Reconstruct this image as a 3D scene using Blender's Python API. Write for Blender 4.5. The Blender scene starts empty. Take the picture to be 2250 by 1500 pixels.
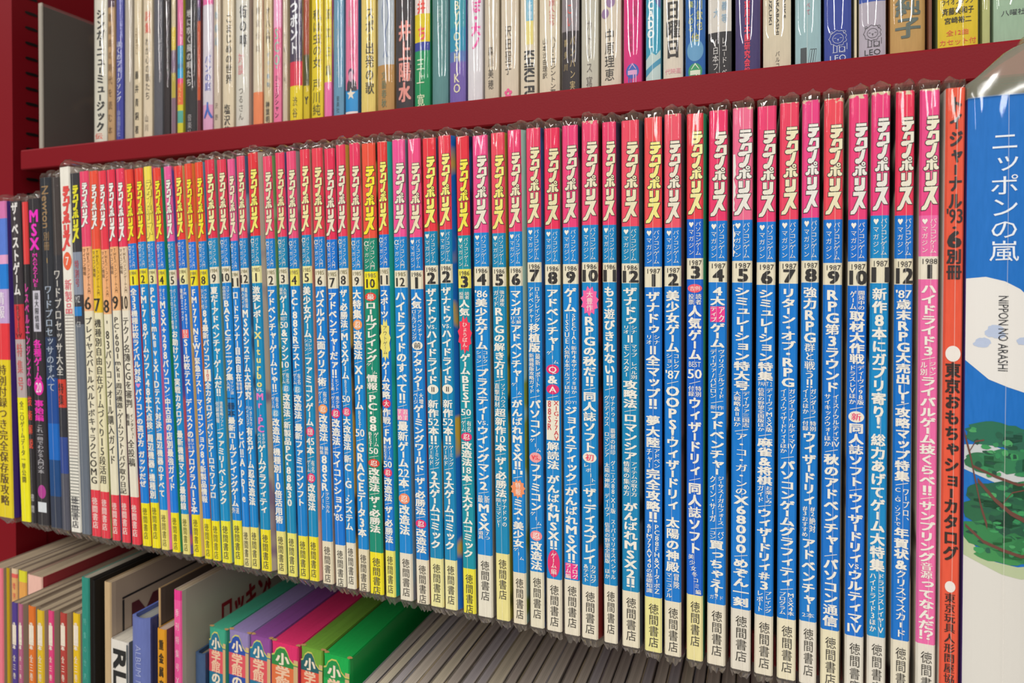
import bpy, math, random
from mathutils import Vector, Matrix
from mathutils.geometry import tessellate_polygon
S = bpy.context.scene
C = S.collection
R = random.Random(7)

# ------------------------------------------------------------------ camera, world, lights, exposure
F_PX, PSI, PITCH = 1400.0, math.radians(21.16), math.radians(0.6)
DCAM, ZCAM = 0.3098, 0.1812
SHIFT = 123.0
cam_d = bpy.data.cameras.new('camera'); cam = bpy.data.objects.new('camera', cam_d); C.objects.link(cam)
FW = Vector((-math.sin(PSI)*math.cos(PITCH), math.cos(PSI)*math.cos(PITCH), -math.sin(PITCH)))
RT = Vector((math.cos(PSI), math.sin(PSI), 0)); UP = RT.cross(FW)
CP = Vector((0, -DCAM, ZCAM))
cam.matrix_world = Matrix(((RT.x, UP.x, -FW.x, CP.x), (RT.y, UP.y, -FW.y, CP.y), (RT.z, UP.z, -FW.z, CP.z), (0, 0, 0, 1)))
cam_d.sensor_width = 36; cam_d.lens = F_PX/2250*36; cam_d.shift_y = -SHIFT/2250; cam_d.clip_start = 0.01
cam_d.dof.use_dof = True; cam_d.dof.focus_distance = 0.312; cam_d.dof.aperture_fstop = 12
S.camera = cam
S.view_settings.view_transform = 'Standard'; S.view_settings.look = 'None'
S.view_settings.gamma = 1; S.view_settings.use_curve_mapping = False
S.view_settings.exposure = -0.80
w = bpy.data.worlds.new('world'); S.world = w; w.use_nodes = True
w.node_tree.nodes['Background'].inputs[0].default_value = (1.0, 0.97, 0.94, 1)
w.node_tree.nodes['Background'].inputs[1].default_value = 0.22
def tube_light(x, y0, y1, z, wd, power):
    l = bpy.data.lights.new('ceiling_tube_light', 'AREA'); l.shape = 'RECTANGLE'
    l.size = wd; l.size_y = abs(y1-y0); l.energy = power; l.color = (1.0, 0.98, 0.95)
    o = bpy.data.objects.new('ceiling_tube_light', l); C.objects.link(o); o.location = (x, (y0+y1)/2, z)
for x in (-1.75, -0.35, 1.05):
    tube_light(x, -0.7, -4.2, 1.5, 0.16, 104)

def ray(px, py):
    return (RT*((px-1125)/F_PX) + UP*((750-SHIFT-py)/F_PX) + FW)
def P(px, py, y=0.0):                      # where a sight line through the photo meets the plane of the spines
    d = ray(px, py); t = (y+DCAM)/d.y
    return CP + d*t

# ------------------------------------------------------------------ materials
def lin(c): return c/12.92 if c <= .04045 else ((c+.055)/1.055)**2.4
def hexc(h): return tuple(lin(int(h[i:i+2], 16)/255) for i in (0, 2, 4)) + (1,)
MC = {}
def paper(h, rough=.5):                    # printed paper with faint fibre mottling
    k = ('p', h, rough)
    if k in MC: return MC[k]
    m = bpy.data.materials.new('printed_paper'); m.use_nodes = True; nt = m.node_tree; b = nt.nodes['Principled BSDF']
    b.inputs['Roughness'].default_value = rough; b.inputs['Specular IOR Level'].default_value = .2
    tc = nt.nodes.new('ShaderNodeTexCoord'); n = nt.nodes.new('ShaderNodeTexNoise'); mp = nt.nodes.new('ShaderNodeMapping')
    mp.inputs['Scale'].default_value = (900, 900, 130); n.inputs['Scale'].default_value = 1; n.inputs['Detail'].default_value = 2
    mx = nt.nodes.new('ShaderNodeMix'); mx.data_type = 'RGBA'
    c = hexc(h); mx.inputs['A'].default_value = tuple(v*.86 for v in c[:3])+(1,); mx.inputs['B'].default_value = tuple(min(1, v*1.06+.01) for v in c[:3])+(1,)
    nt.links.new(tc.outputs['Object'], mp.inputs['Vector']); nt.links.new(mp.outputs[0], n.inputs['Vector'])
    nt.links.new(n.outputs['Fac'], mx.inputs['Factor']); nt.links.new(mx.outputs['Result'], b.inputs['Base Color'])
    MC[k] = m; return m
def spine_paper(h):                        # printed spine, worn to bare paper along its head
    k = ('s', h)
    if k in MC: return MC[k]
    m = paper(h).copy(); m.name = 'worn_spine_paper'; nt = m.node_tree; b = nt.nodes['Principled BSDF']
    src = b.inputs['Base Color'].links[0].from_socket
    tc = nt.nodes.new('ShaderNodeTexCoord'); sp = nt.nodes.new('ShaderNodeSeparateXYZ'); oi = nt.nodes.new('ShaderNodeObjectInfo')
    n = nt.nodes.new('ShaderNodeTexNoise'); n.noise_dimensions = '4D'; n.inputs['Scale'].default_value = 500; n.inputs['Detail'].default_value = 3
    mu = nt.nodes.new('ShaderNodeMath'); mu.operation = 'MULTIPLY'; mu.inputs[1].default_value = 50
    nt.links.new(tc.outputs['Object'], sp.inputs[0]); nt.links.new(tc.outputs['Object'], n.inputs['Vector'])
    nt.links.new(oi.outputs['Random'], mu.inputs[0]); nt.links.new(mu.outputs[0], n.inputs['W'])
    ma = nt.nodes.new('ShaderNodeMath'); ma.operation = 'MULTIPLY_ADD'; ma.inputs[1].default_value = .009   # noise*k + z
    nt.links.new(n.outputs['Fac'], ma.inputs[0]); nt.links.new(sp.outputs['Z'], ma.inputs[2])
    mr = nt.nodes.new('ShaderNodeMapRange'); mr.inputs['From Min'].default_value = .2624; mr.inputs['From Max'].default_value = .2630
    nt.links.new(ma.outputs[0], mr.inputs['Value'])
    mx = nt.nodes.new('ShaderNodeMix'); mx.data_type = 'RGBA'; mx.inputs['B'].default_value = hexc('d8c8a4')
    nt.links.new(mr.outputs[0], mx.inputs['Factor']); nt.links.new(src, mx.inputs['A']); nt.links.new(mx.outputs['Result'], b.inputs['Base Color'])
    MC[k] = m; return m
def ink(h):
    k = ('i', h)
    if k in MC: return MC[k]
    m = bpy.data.materials.new('ink'); m.use_nodes = True; b = m.node_tree.nodes['Principled BSDF']
    b.inputs['Base Color'].default_value = hexc(h); b.inputs['Roughness'].default_value = .5
    MC[k] = m; return m
def pages(h='b8a68c', across=1400):        # trimmed page edges: fine leaves side by side
    k = ('g', h)
    if k in MC: return MC[k]
    m = bpy.data.materials.new('page_edges'); m.use_nodes = True; nt = m.node_tree; b = nt.nodes['Principled BSDF']
    b.inputs['Roughness'].default_value = .8
    tc = nt.nodes.new('ShaderNodeTexCoord'); mp = nt.nodes.new('ShaderNodeMapping'); mp.inputs['Scale'].default_value = (across, 6, 6)
    n = nt.nodes.new('ShaderNodeTexNoise'); n.inputs['Scale'].default_value = 1; n.inputs['Detail'].default_value = 3
    cr = nt.nodes.new('ShaderNodeValToRGB'); c = hexc(h)
    cr.color_ramp.elements[0].position = .35; cr.color_ramp.elements[0].color = tuple(v*.7 for v in c[:3])+(1,)
    cr.color_ramp.elements[1].position = .62; cr.color_ramp.elements[1].color = c
    nt.links.new(tc.outputs['Object'], mp.inputs['Vector']); nt.links.new(mp.outputs[0], n.inputs['Vector'])
    nt.links.new(n.outputs['Fac'], cr.inputs[0]); nt.links.new(cr.outputs[0], b.inputs['Base Color'])
    MC[k] = m; return m
def cover_art(a, b2):                      # cover print: two colours in soft patches
    k = ('c', a, b2)
    if k in MC: return MC[k]
    m = bpy.data.materials.new('cover_print'); m.use_nodes = True; nt = m.node_tree; b = nt.nodes['Principled BSDF']
    b.inputs['Roughness'].default_value = .35
    tc = nt.nodes.new('ShaderNodeTexCoord'); n = nt.nodes.new('ShaderNodeTexNoise'); n.noise_dimensions = '4D'; n.inputs['Scale'].default_value = 26
    oi = nt.nodes.new('ShaderNodeObjectInfo'); mu = nt.nodes.new('ShaderNodeMath'); mu.operation = 'MULTIPLY'; mu.inputs[1].default_value = 90
    nt.links.new(oi.outputs['Random'], mu.inputs[0]); nt.links.new(mu.outputs[0], n.inputs['W'])
    cr = nt.nodes.new('ShaderNodeValToRGB'); cr.color_ramp.elements[0].position = .55; cr.color_ramp.elements[1].position = .6
    cr.color_ramp.elements[0].color = hexc(a); cr.color_ramp.elements[1].color = hexc(b2)
    nt.links.new(tc.outputs['Object'], n.inputs['Vector']); nt.links.new(n.outputs['Fac'], cr.inputs[0]); nt.links.new(cr.outputs[0], b.inputs['Base Color'])
    MC[k] = m; return m
def film(haze, rough, tint='f4f2ee', gain=1.0):        # clear plastic film
    k = ('f', haze, rough, tint, gain)
    if k in MC: return MC[k]
    m = bpy.data.materials.new('clear_film'); m.use_nodes = True; nt = m.node_tree; nt.nodes.remove(nt.nodes['Principled BSDF'])
    out = nt.nodes['Material Output']
    tr = nt.nodes.new('ShaderNodeBsdfTransparent'); gl = nt.nodes.new('ShaderNodeBsdfGlossy'); gl.inputs['Roughness'].default_value = rough
    df = nt.nodes.new('ShaderNodeBsdfDiffuse'); df.inputs['Color'].default_value = hexc(tint)
    fr = nt.nodes.new('ShaderNodeFresnel'); ge = nt.nodes.new('ShaderNodeNewGeometry'); io = nt.nodes.new('ShaderNodeMath'); io.operation = 'MULTIPLY_ADD'
    io.inputs[1].default_value = -.8333; io.inputs[2].default_value = 1.5           # a thin sheet reflects alike from either face
    nt.links.new(ge.outputs['Backfacing'], io.inputs[0]); nt.links.new(io.outputs[0], fr.inputs['IOR'])
    tc = nt.nodes.new('ShaderNodeTexCoord'); n = nt.nodes.new('ShaderNodeTexNoise'); mp = nt.nodes.new('ShaderNodeMapping')
    mp.inputs['Scale'].default_value = (1, 1, .25); n.inputs['Scale'].default_value = 170; n.inputs['Detail'].default_value = 1
    bu = nt.nodes.new('ShaderNodeBump'); bu.inputs['Strength'].default_value = .12; bu.inputs['Distance'].default_value = .0005
    nt.links.new(tc.outputs['Object'], mp.inputs['Vector']); nt.links.new(mp.outputs[0], n.inputs['Vector']); nt.links.new(n.outputs['Fac'], bu.inputs['Height'])
    nt.links.new(bu.outputs[0], gl.inputs['Normal'])
    m1 = nt.nodes.new('ShaderNodeMixShader'); m1.inputs[0].default_value = haze
    nt.links.new(tr.outputs[0], m1.inputs[1]); nt.links.new(df.outputs[0], m1.inputs[2])
    m2 = nt.nodes.new('ShaderNodeMixShader'); g = nt.nodes.new('ShaderNodeMath'); g.operation = 'MULTIPLY'; g.inputs[1].default_value = gain; g.use_clamp = True
    nt.links.new(fr.outputs[0], g.inputs[0]); nt.links.new(g.outputs[0], m2.inputs[0]); nt.links.new(m1.outputs[0], m2.inputs[1]); nt.links.new(gl.outputs[0], m2.inputs[2])
    nt.links.new(m2.outputs[0], out.inputs[0]); MC[k] = m; return m
def red_steel():
    m = bpy.data.materials.new('red_painted_steel'); m.use_nodes = True; nt = m.node_tree; b = nt.nodes['Principled BSDF']
    b.inputs['Base Color'].default_value = hexc('7c0d19'); b.inputs['Roughness'].default_value = .5; b.inputs['Specular IOR Level'].default_value = .18
    tc = nt.nodes.new('ShaderNodeTexCoord'); n = nt.nodes.new('ShaderNodeTexNoise'); n.inputs['Scale'].default_value = 900; n.inputs['Detail'].default_value = 2
    bu = nt.nodes.new('ShaderNodeBump'); bu.inputs['Strength'].default_value = .12; bu.inputs['Distance'].default_value = .0004
    nt.links.new(tc.outputs['Object'], n.inputs['Vector']); nt.links.new(n.outputs['Fac'], bu.inputs['Height']); nt.links.new(bu.outputs[0], b.inputs['Normal'])
    return m
STEEL = red_steel()
FILM = film(.004, .04, gain=.55); FILM_TOP = film(.045, .05, 'bdb2a6', .9); FILM_BOT = film(.08, .08, 'bdb2a6', 2.6); SEAM = film(.30, .2, 'fffaf0', 1.5)
FILM_GLOSS = film(.01, .03, gain=1.25)

# ------------------------------------------------------------------ mesh helpers
def link(name, vs, fs, mats, mi=None, parent=None, smooth=False):
    me = bpy.data.meshes.new(name); me.from_pydata(vs, [], fs)
    for m in mats: me.materials.append(m)
    if mi: me.polygons.foreach_set('material_index', mi)
    if smooth: me.polygons.foreach_set('use_smooth', [True]*len(me.polygons))
    o = bpy.data.objects.new(name, me); C.objects.link(o)
    if parent: o.parent = parent
    return o
def box_vf(x0, x1, y0, y1, z0, z1, vs, fs):
    i = len(vs); vs += [(x0, y0, z0), (x1, y0, z0), (x1, y1, z0), (x0, y1, z0), (x0, y0, z1), (x1, y0, z1), (x1, y1, z1), (x0, y1, z1)]
    fs += [(i, i+3, i+2, i+1), (i+4, i+5, i+6, i+7), (i, i+1, i+5, i+4), (i+1, i+2, i+6, i+5), (i+2, i+3, i+7, i+6), (i+3, i, i+4, i+7)]
def thing(name, label, cat, loc, rx=0, ry=0, rz=0, group=None):
    o = bpy.data.objects.new(name, None); C.objects.link(o); o.empty_display_size = .02
    o.location = loc; o.rotation_euler = (rx, ry, rz); o['label'] = label; o['category'] = cat
    if group: o['group'] = group
    return o

# ------------------------------------------------------------------ lettering: glyph outlines as flat print on a spine
fc = bpy.data.curves.new('lettering', 'FONT'); fo = bpy.data.objects.new('lettering', fc); C.objects.link(fo); fc.resolution_u = 2
GL = {}
SMALL = 'ァィゥェォッャュョっゃゅょぁ'
def glyph(s, bold):
    k = (s, bold)
    if k in GL: return GL[k]
    def grab(off):
        fc.offset = off; fc.body = s
        dg = bpy.context.evaluated_depsgraph_get(); dg.update()
        me = fo.evaluated_get(dg).to_mesh(); me.calc_loop_triangles()
        v = [(p.co.x, p.co.y) for p in me.vertices]; t = [tuple(x.vertices) for x in me.loop_triangles]
        return v, t
    v, t = grab(0)
    if not v: GL[k] = ([], [], (0, 0, 1, 1), [(0, 0)]); return GL[k]
    d = {0: 0, 1: .022, 2: .042}[bold]*(.62 if len(v) > 75 and len(s) == 1 else 1)
    # heavier weight: the outline laid down again, shifted a hair each way
    sh = [(0, 0)] if not bold else ([(-d, 0), (d, 0)] if bold == 1 else [(-d, -d*.6), (d, -d*.6), (-d, d*.6), (d, d*.6)])
    xs = [a for a, _ in v]; ys = [b for _, b in v]
    GL[k] = (v, t, (min(xs), min(ys), max(xs), max(ys)), sh); return GL[k]
class Ink:
    """collects flat print (text, discs, bars) for one spine and makes it one mesh"""
    def __init__(s): s.vs = []; s.fs = []; s.mi = []; s.mats = []
    def add(s, pts, tris, col, layer):
        m = ink(col)
        if m not in s.mats: s.mats.append(m)
        i = len(s.vs); k = s.mats.index(m)
        s.vs += [(x, -layer*6e-5, z) for x, z in pts]; s.fs += [(a+i, b+i, c+i) for a, b, c in tris]; s.mi += [k]*len(tris)
    def ch(s, c, cx, cz, sx, sz, col='efe9da', bold=1, layer=3, rot=None):
        if c == ' ': return
        v, t, bb, sh = glyph(c, bold)
        if not v: return
        if ord(c) > 0x2e00 or c in '・♥Ⅱ': 
            x0, y0 = .5, .38; k = 1.0
            if c in 'ⅡⅣⅤ♥': x0 = (bb[0]+bb[2])/2; y0 = (bb[1]+bb[3])/2
        else: x0, y0, k = (bb[0]+bb[2])/2, (.36 if c not in ".,'-" else .36), 1.22
        p = [((a-x0)*k, (b-y0)*k) for a, b in v]
        if c in 'ー-〜': p = [(b, -a) for a, b in p]
        if c in SMALL: p = [(a+.08, b+.1) for a, b in p]
        if c == '、': p = [(a+.6, b+.55) for a, b in p]
        if rot: p = [(a*math.cos(rot)-b*math.sin(rot), a*math.sin(rot)+b*math.cos(rot)) for a, b in p]
        for j, (e, f) in enumerate(sh): s.add([(cx+(a+e)*sx, cz+(b+f)*sz) for a, b in p], t, col, layer+.22*j)
    def fit(s, txt, x0, x1, z0, z1, col, bold=1, layer=3, rot=0):
        v, t, bb, sh = glyph(txt, bold)
        if not v: return
        W = max(bb[2]-bb[0], 1e-6); H = max(bb[3]-bb[1], 1e-6)
        p = [((a-bb[0])/W, (b-bb[1])/H) for a, b in v]
        if rot == 90: p = [(b, 1-a) for a, b in p]          # reads downward
        kx, kz = ((z1-z0)/W if False else (x1-x0)/(H if rot == 90 else W)), (z1-z0)/(W if rot == 90 else H)
        for j, (e, f) in enumerate(sh): s.add([(x0+a*(x1-x0)+e*kx, z0+b*(z1-z0)+f*kz) for a, b in p], t, col, layer+.22*j)
    def col(s, txt, cx, ztop, zbot, wd, col='efe9da', bold=1, layer=3):
        n = len(txt)
        if not n: return
        u = [.62 if c in 'ー・!' else 1 for c in txt]; p = (ztop-zbot)/sum(u); z = ztop
        for c, k in zip(txt, u):
            s.ch(c, cx, z-p*k/2, wd, min(p, wd*1.7)*(1 if c not in 'ー' else k*1.1), col, bold, layer); z -= p*k
    def poly(s, pts, col, layer):
        tr = tessellate_polygon([[Vector((x, z, 0)) for x, z in pts]])
        s.add(pts, [tuple(t) for t in tr], col, layer)
    def disc(s, cx, cz, rx, rz, col, layer=2, spikes=0, seed=1):
        n = spikes*2 if spikes else 28; rr = random.Random(seed)
        pts = [(cx, cz)]
        for i in range(n):
            a = 2*math.pi*i/n+.1; k = 1 if not spikes or i % 2 == 0 else .74+.06*rr.random()
            pts.append((cx+rx*k*math.cos(a), cz+rz*k*math.sin(a)))
        s.add(pts, [(0, i+1, (i+1) % n+1) for i in range(n)], col, layer)
    def rect(s, x0, x1, z0, z1, col, layer=2):
        s.add([(x0, z0), (x1, z0), (x1, z1), (x0, z1)], [(0, 1, 2), (0, 2, 3)], col, layer)
    def build(s, parent, name='spine_lettering', curve=None):
        if not s.fs: return None
        o = link(name, s.vs, s.fs, s.mats, s.mi, parent)
        if curve:
            import bmesh
            xs, yf = curve; bm = bmesh.new(); bm.from_mesh(o.data)
            for x in xs:
                bmesh.ops.bisect_plane(bm, geom=bm.verts[:]+bm.edges[:]+bm.faces[:], plane_co=(x, 0, 0), plane_no=(1, 0, 0))
            bmesh.ops.bisect_plane(bm, geom=bm.verts[:]+bm.edges[:]+bm.faces[:], plane_co=(0, 0, .0004), plane_no=(0, 0, 1), clear_inner=True)
            for v in bm.verts: v.co.y += yf(v.co.x)
            bm.to_mesh(o.data); bm.free()
        return o
def inflate(pts, d):
    n = len(pts); a = sum(pts[i][0]*pts[(i+1) % n][1]-pts[(i+1) % n][0]*pts[i][1] for i in range(n)); sg = 1 if a > 0 else -1
    out = []
    for i in range(n):
        p0, p1, p2 = Vector(pts[i-1]), Vector(pts[i]), Vector(pts[(i+1) % n])
        e1 = (p1-p0).normalized(); e2 = (p2-p1).normalized()
        n1 = Vector((e1.y, -e1.x))*sg; n2 = Vector((e2.y, -e2.x))*sg; m = (n1+n2)
        if m.length < .2: m = n1
        m.normalize(); k = d/max(.55, m.dot(n1)); out.append(tuple(p1+m*k))
    return out
LOGO = [[(610,325),(728,325),(728,357),(610,357)],
 [(605,368),(740,368),(740,400),(716,410),(700,455),(665,477),(620,477),(600,462),(598,440),(612,430),(650,430),(656,412),(605,406)],
 [(640,487),(740,487),(740,600),(732,607),(690,613),(655,640),(605,640),(588,622),(592,598),(612,587),(702,585),(702,520),(668,520),(650,565),(608,562),(625,512)],
 [(680,622),(720,620),(700,720),(672,765),(640,782),(610,778),(597,755),(602,730),(622,720),(645,722),(660,690)],
 [(642,795),(668,795),(672,808),(722,808),(722,832),(676,835),(676,915),(640,915),(640,835),(603,835),(603,810),(642,808)],
 [(605,845),(632,842),(628,890),(615,912),(585,920),(568,905),(575,882),(598,878)],
 [(684,842),(712,845),(718,872),(738,882),(738,905),(715,915),(690,905),(682,880)],
 [(595,942),(640,942),(640,1025),(595,1022)],
 [(675,940),(718,940),(715,1060),(695,1088),(610,1090),(592,1072),(595,1045),(615,1035),(655,1035),(675,1020)],
 [(580,1100),(732,1097),(685,1205),(728,1290),(680,1287),(650,1245),(620,1320),(595,1352),(548,1355),(552,1320),(580,1300),(600,1255),(650,1145),(578,1145)]]
def logo(k, x0, x1, z0, z1, fill='e9e2c4', line='2a2020', lw=7.5):
    f = lambda p: (x0+(p[0]-545)/200*(x1-x0), z1-(p[1]-318)/1037*(z1-z0))
    for p in LOGO: k.poly([f(q) for q in inflate(p, lw)], line, 2)
    for p in LOGO: k.poly([f(q) for q in p], fill, 3)
    c = f((697, 785)); rx = 24/200*(x1-x0); rz = 24/1037*(z1-z0)
    k.disc(*c, rx*1.3, rz*1.3, line, 4); k.disc(*c, rx, rz, fill, 5); k.disc(*c, rx*.34, rz*.34, line, 6)

# ------------------------------------------------------------------ a book: cover wrapped round a page block, clear sleeve
def profile(w, depth, sag, flare, n=8, flare_l=0):
    r = min(.0007, w*.1); pts = [(-w/2-flare_l, depth), (-w/2-flare_l, .012), (-w/2, r+.0002)]; kinds = ['L', 'L', 'S']
    if sag:
        for i in range(n+1):
            x = -w/2+w*i/n; pts.append((x, sag*(2*x/w)**2 - 0)); kinds.append('S')
        pts.pop(2); kinds.pop(2)
    else:
        pts += [(-w/2+r, 0), (w/2-r, 0), (w/2, r+.0002)]; kinds += ['S', 'S', 'R']
    if sag: kinds[-1] = 'R'
    pts += [(w/2+flare, .0038), (w/2+flare, depth)]; kinds += ['R']
    return pts, kinds
def yfun(w, sag): return (lambda x: sag*min(1, abs(2*x/w))**2)
def make_cover(parent, w, h, depth, bands, left, right, sag=0, flare=0, worn=False, flare_l=0, thick=.0004):
    """bands: [(z_top, colour) ...] from the head down; each runs down to the next one's z_top"""
    pts, kinds = profile(w, depth, sag, 0, flare_l=flare_l); n = len(pts)
    fb, ft = flare if isinstance(flare, tuple) else (flare, flare); fz = lambda z: fb+(ft-fb)*z/h
    zs = [h]+[b[0] for b in bands[1:]]+[0]
    zs = [max(0, min(h, z)) for z in zs]
    mats = [ (spine_paper if worn else paper)(b[1]) for b in bands]; nb = len(bands)
    mats += [left, right]
    vs = []; fs = []; mi = []
    for z in zs: vs += [(x+(fz(z) if i >= n-2 else 0), y, z) for i, (x, y) in enumerate(pts)]
    for b in range(len(zs)-1):
        for i in range(n-1):
            a = b*n+i; c = (b+1)*n+i
            fs.append((c, c+1, a+1, a)); mi.append(b if kinds[i] == 'S' else nb+(0 if kinds[i] == 'L' else 1))
    # inner skin and rims
    def inn(p):
        x, y = p; return (x*(1-2*thick/w) if abs(x) > w/4 else x, min(depth, y+(thick if y < depth else 0)))
    base = len(vs); q = [inn(p) for p in pts]
    vs += [(x+(fz(h) if i >= n-2 else 0), y, h) for i, (x, y) in enumerate(q)]+[(x+(fz(0) if i >= n-2 else 0), y, 0) for i, (x, y) in enumerate(q)]; L = (len(zs)-1)*n
    for i in range(n-1):
        t = 0 if kinds[i] == 'S' else nb
        fs.append((i, i+1, base+i+1, base+i)); mi.append(t if t == 0 else nb+(0 if kinds[i] == 'L' else 1))
        fs.append((L+i+1, L+i, base+n+i, base+n+i+1)); mi.append(nb-1 if t == 0 else nb)
        fs.append((base+i, base+i+1, base+n+i+1, base+n+i)); mi.append(nb)
    return link('cover', vs, fs, mats, mi, parent), q
def make_pages(parent, q, h, depth, inset=.0006, col='b8a68c', drop=None):
    e = inset if drop is None else drop
    m = [(x*.985, min(y+.0002, depth-.0012)) for x, y in q]; n = len(m)
    vs = [(x, y, h-e) for x, y in m]+[(x, y, e) for x, y in m]
    fs = [tuple(range(n))[::-1], tuple(range(n, 2*n))]+[(i, (i+1) % n, (i+1) % n+n, i+n) for i in range(n)]
    return link('page_block', vs, fs, [pages(col)], None, parent)
def make_sleeve(parent, w, h, seed, sag=0, top=.0045, bot=.0042, flare=0, mat=None, seam=True, jit=.00006, gap=.0006, topmat=None, capdepth=.016, ncol=8, rise=0):
    r = random.Random(seed); o = .0002
    cols = [(-w/2-o, .02), (-w/2-o, .004+sag)]
    for i in range(ncol+1):
        x = -w/2+w*i/ncol; cols.append((x*(1+2*o/w), -gap+sag*(2*x/w)**2+(.0006 if i in (0, ncol) and not sag else 0)))
    fb, ft = flare if isinstance(flare, tuple) else (flare, flare); fz = lambda z: max(0, fb+(ft-fb)*z/h-.0007); cols += [(w/2+o, .0046+sag), (w/2+o, .02)]
    m = len(cols); rows = []
    ph = r.uniform(0, 6)
    pk = r.randrange(2, ncol)
    rows.append((-bot*.55, .010, .00035, 1, .84)); rows.append((-bot, .0035, .0009, 1, .78)); rows.append((-min(.0008, bot*.5), .0003, min(.0002, bot*.1), 1, 1))
    nz = 9
    for i in range(nz+1): rows.append((.0006+(h-.0012)*i/nz, 0, jit, 0, 1))
    rows.append((h+.0012, .0002, .0003, 2, 1)); rows.append((h+top*.75, .0016, .0003, 2, 1)); rows.append((h+top, .0055, .0005, 2, .97)); rows.append((h+top*.55, capdepth, .0005, 2, .97))
    vs = []; fs = []; mi = []; zj = [r.uniform(-1, 1) for _ in range(m)]
    for ri, (z, back, j, kind, pinch) in enumerate(rows):
        for ci, (x, y) in enumerate(cols):
            front = 2 <= ci <= m-3
            jy = r.uniform(-1, 1)*j if front else r.uniform(-.3, .3)*j
            jz = 0
            if kind == 1 and back > 0: jz = (r.uniform(-1, 1)*min(.0011, bot*.25) if back > .001 else 0)
            if kind == 2 and back > .001: jz = zj[ci]*.0003 + (.0017*math.exp(-((ci-2-pk)/1.5)**2) if top > .003 else 0)*(1 if back < .01 else .3) + rise*(ci-1)/m
            vs.append((x*pinch+(fz(z) if ci >= m-2 else 0), y+back+jy, z+jz))
    for a in range(len(rows)-1):
        for c in range(m-1):
            i = a*m+c; fs.append((i, i+1, i+m+1, i+m)); k = rows[a+1][3] if a >= 3 else 1
            mi.append(1 if (rows[a+1][3] == 2 and rows[a+1][0] > h+.001) else (2 if a < 3 else 0))
    s = link('plastic_sleeve', vs, fs, [mat or FILM, topmat or FILM_TOP, FILM_BOT], mi, parent)
    s.data.polygons.foreach_set('use_smooth', [x != 2 for x in mi])
    if seam:
        x = r.uniform(-.05, .12)*w; sv = []; sf = []
        for i in range(13):
            z = .0002+(h-.0004)*i/12; dx = .00012*math.sin(ph+i*.7); y = -gap-.0003+sag*(2*x/w)**2
            sv += [(x+dx-.00011, y, z), (x+dx+.00011, y, z)]
        for i in range(12): sf.append((2*i, 2*i+1, 2*i+3, 2*i+2))
        link('sleeve_seam', sv, sf, [SEAM], None, parent)
    return s
def frame_of(tl, tr, yt, bl, br, yb, yp, trim=.0007):
    T = (P(tl, yt, yp)+P(tr, yt, yp))/2; B = (P(bl, yb, yp)+P(br, yb, yp))/2
    wd = ((P(tr, yt, yp)-P(tl, yt, yp)).length+(P(br, yb, yp)-P(bl, yb, yp)).length)/2-trim
    lean = math.atan2(T.x-B.x, T.z-B.z); h = (T-B).length
    return B, wd, h, lean

# ------------------------------------------------------------------ room shell
def plain(h, rough):
    m = paper(h, rough).copy(); m.name = 'plaster'; return m
for nm_, bx, cc, ro in (('floor', (-4, 4, -4.6, .6, -1.16, -1.12), '8c8880', .5), ('ceiling', (-4, 4, -4.6, .6, 1.58, 1.62), 'e8e6e0', .9), ('wall_back', (-4, 4, .45, .6, -1.12, 1.58), 'cfcac0', .9)):
    v_ = []; f_ = []; box_vf(*bx, v_, f_); o_ = link(nm_, v_, f_, [plain(cc, ro)]); o_['kind'] = 'structure'
# ------------------------------------------------------------------ bookcase
ZU, LIPH, YL = P(1600, 155, .04).z, None, .04
ZUB = P(1600, 228, .04).z; LIPH = ZU-ZUB
XL, XR, YB = -.588, .50, .27
ZLOW = -ZU
case = thing('bookcase', 'red painted steel bookcase with slotted upright and folded shelf lips, holding every book', 'bookcase', (0, 0, 0))
def shelf(z, x0=-.576, x1=.488):
    vs = []; fs = []; t = .0012
    # folded tray: lip section swept in x, with a rounded upper fold and a return flange
    sec = [(YB, 0), (YL+.002, 0), (YL+.0006, -.0005), (YL, -.0016), (YL, -LIPH+.0012), (YL+.0006, -LIPH+.0003), (YL+.002, -LIPH), (YL+.014, -LIPH), (YL+.014, -LIPH+t), (YL+.003, -LIPH+t), (YL+.003, -t*1.2), (YB, -t*1.2)]
    n = len(sec)
    for x in (x0, x1): vs += [(x, y, z+dz) for y, dz in sec]
    fs += [(i, (i+1) % n, (i+1) % n+n, i+n) for i in range(n)]
    i0 = len(vs)
    tr = tessellate_polygon([[Vector((a, b, 0)) for a, b in sec]])
    fs += [tuple(t_) for t_ in tr]+[tuple(v+n for v in t_)[::-1] for t_ in tr]
    return link('shelf', vs, fs, [STEEL], None, case)
shelf(ZU); shelf(0); shelf(ZLOW)
def upright(x0, x1, side):
    vs = []; fs = []
    box_vf(x0, x1, YL+.001, YL+.026, -.45, .62, vs, fs)           # front post
    xi0, xi1 = (x1-.0015, x1-.0003) if side > 0 else (x0+.0003, x0+.0015)
    box_vf(xi0, xi1, YL+.026, YB, -.45, .62, vs, fs)              # side sheet
    return link('upright', vs, fs, [STEEL], None, case)
upright(XL-.034, XL, 1); upright(XR, XR+.034, -1)
vs = []; fs = []; box_vf(XL-.03, XR+.03, YB, YB+.0015, -.45, .62, vs, fs); link('back_panel', vs, fs, [STEEL], None, case)
BLK = ink('100808')
for i in range(34):                                              # bracket slots down the inner side of the post
    z = ZU+.013*(i-13)+.004
    vs = []; fs = []; c = len(vs)
    pts = [(math.cos(a)*.0028+(.0025 if math.cos(a) > 0 else -.0025), math.sin(a)*.0014) for a in [k*math.pi/6 for k in range(12)]]
    vs = [(XL+.0002, YL+.0165+a, z+b) for a, b in pts]; link('slot', vs, [tuple(range(12))], [BLK], None, case)
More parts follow.
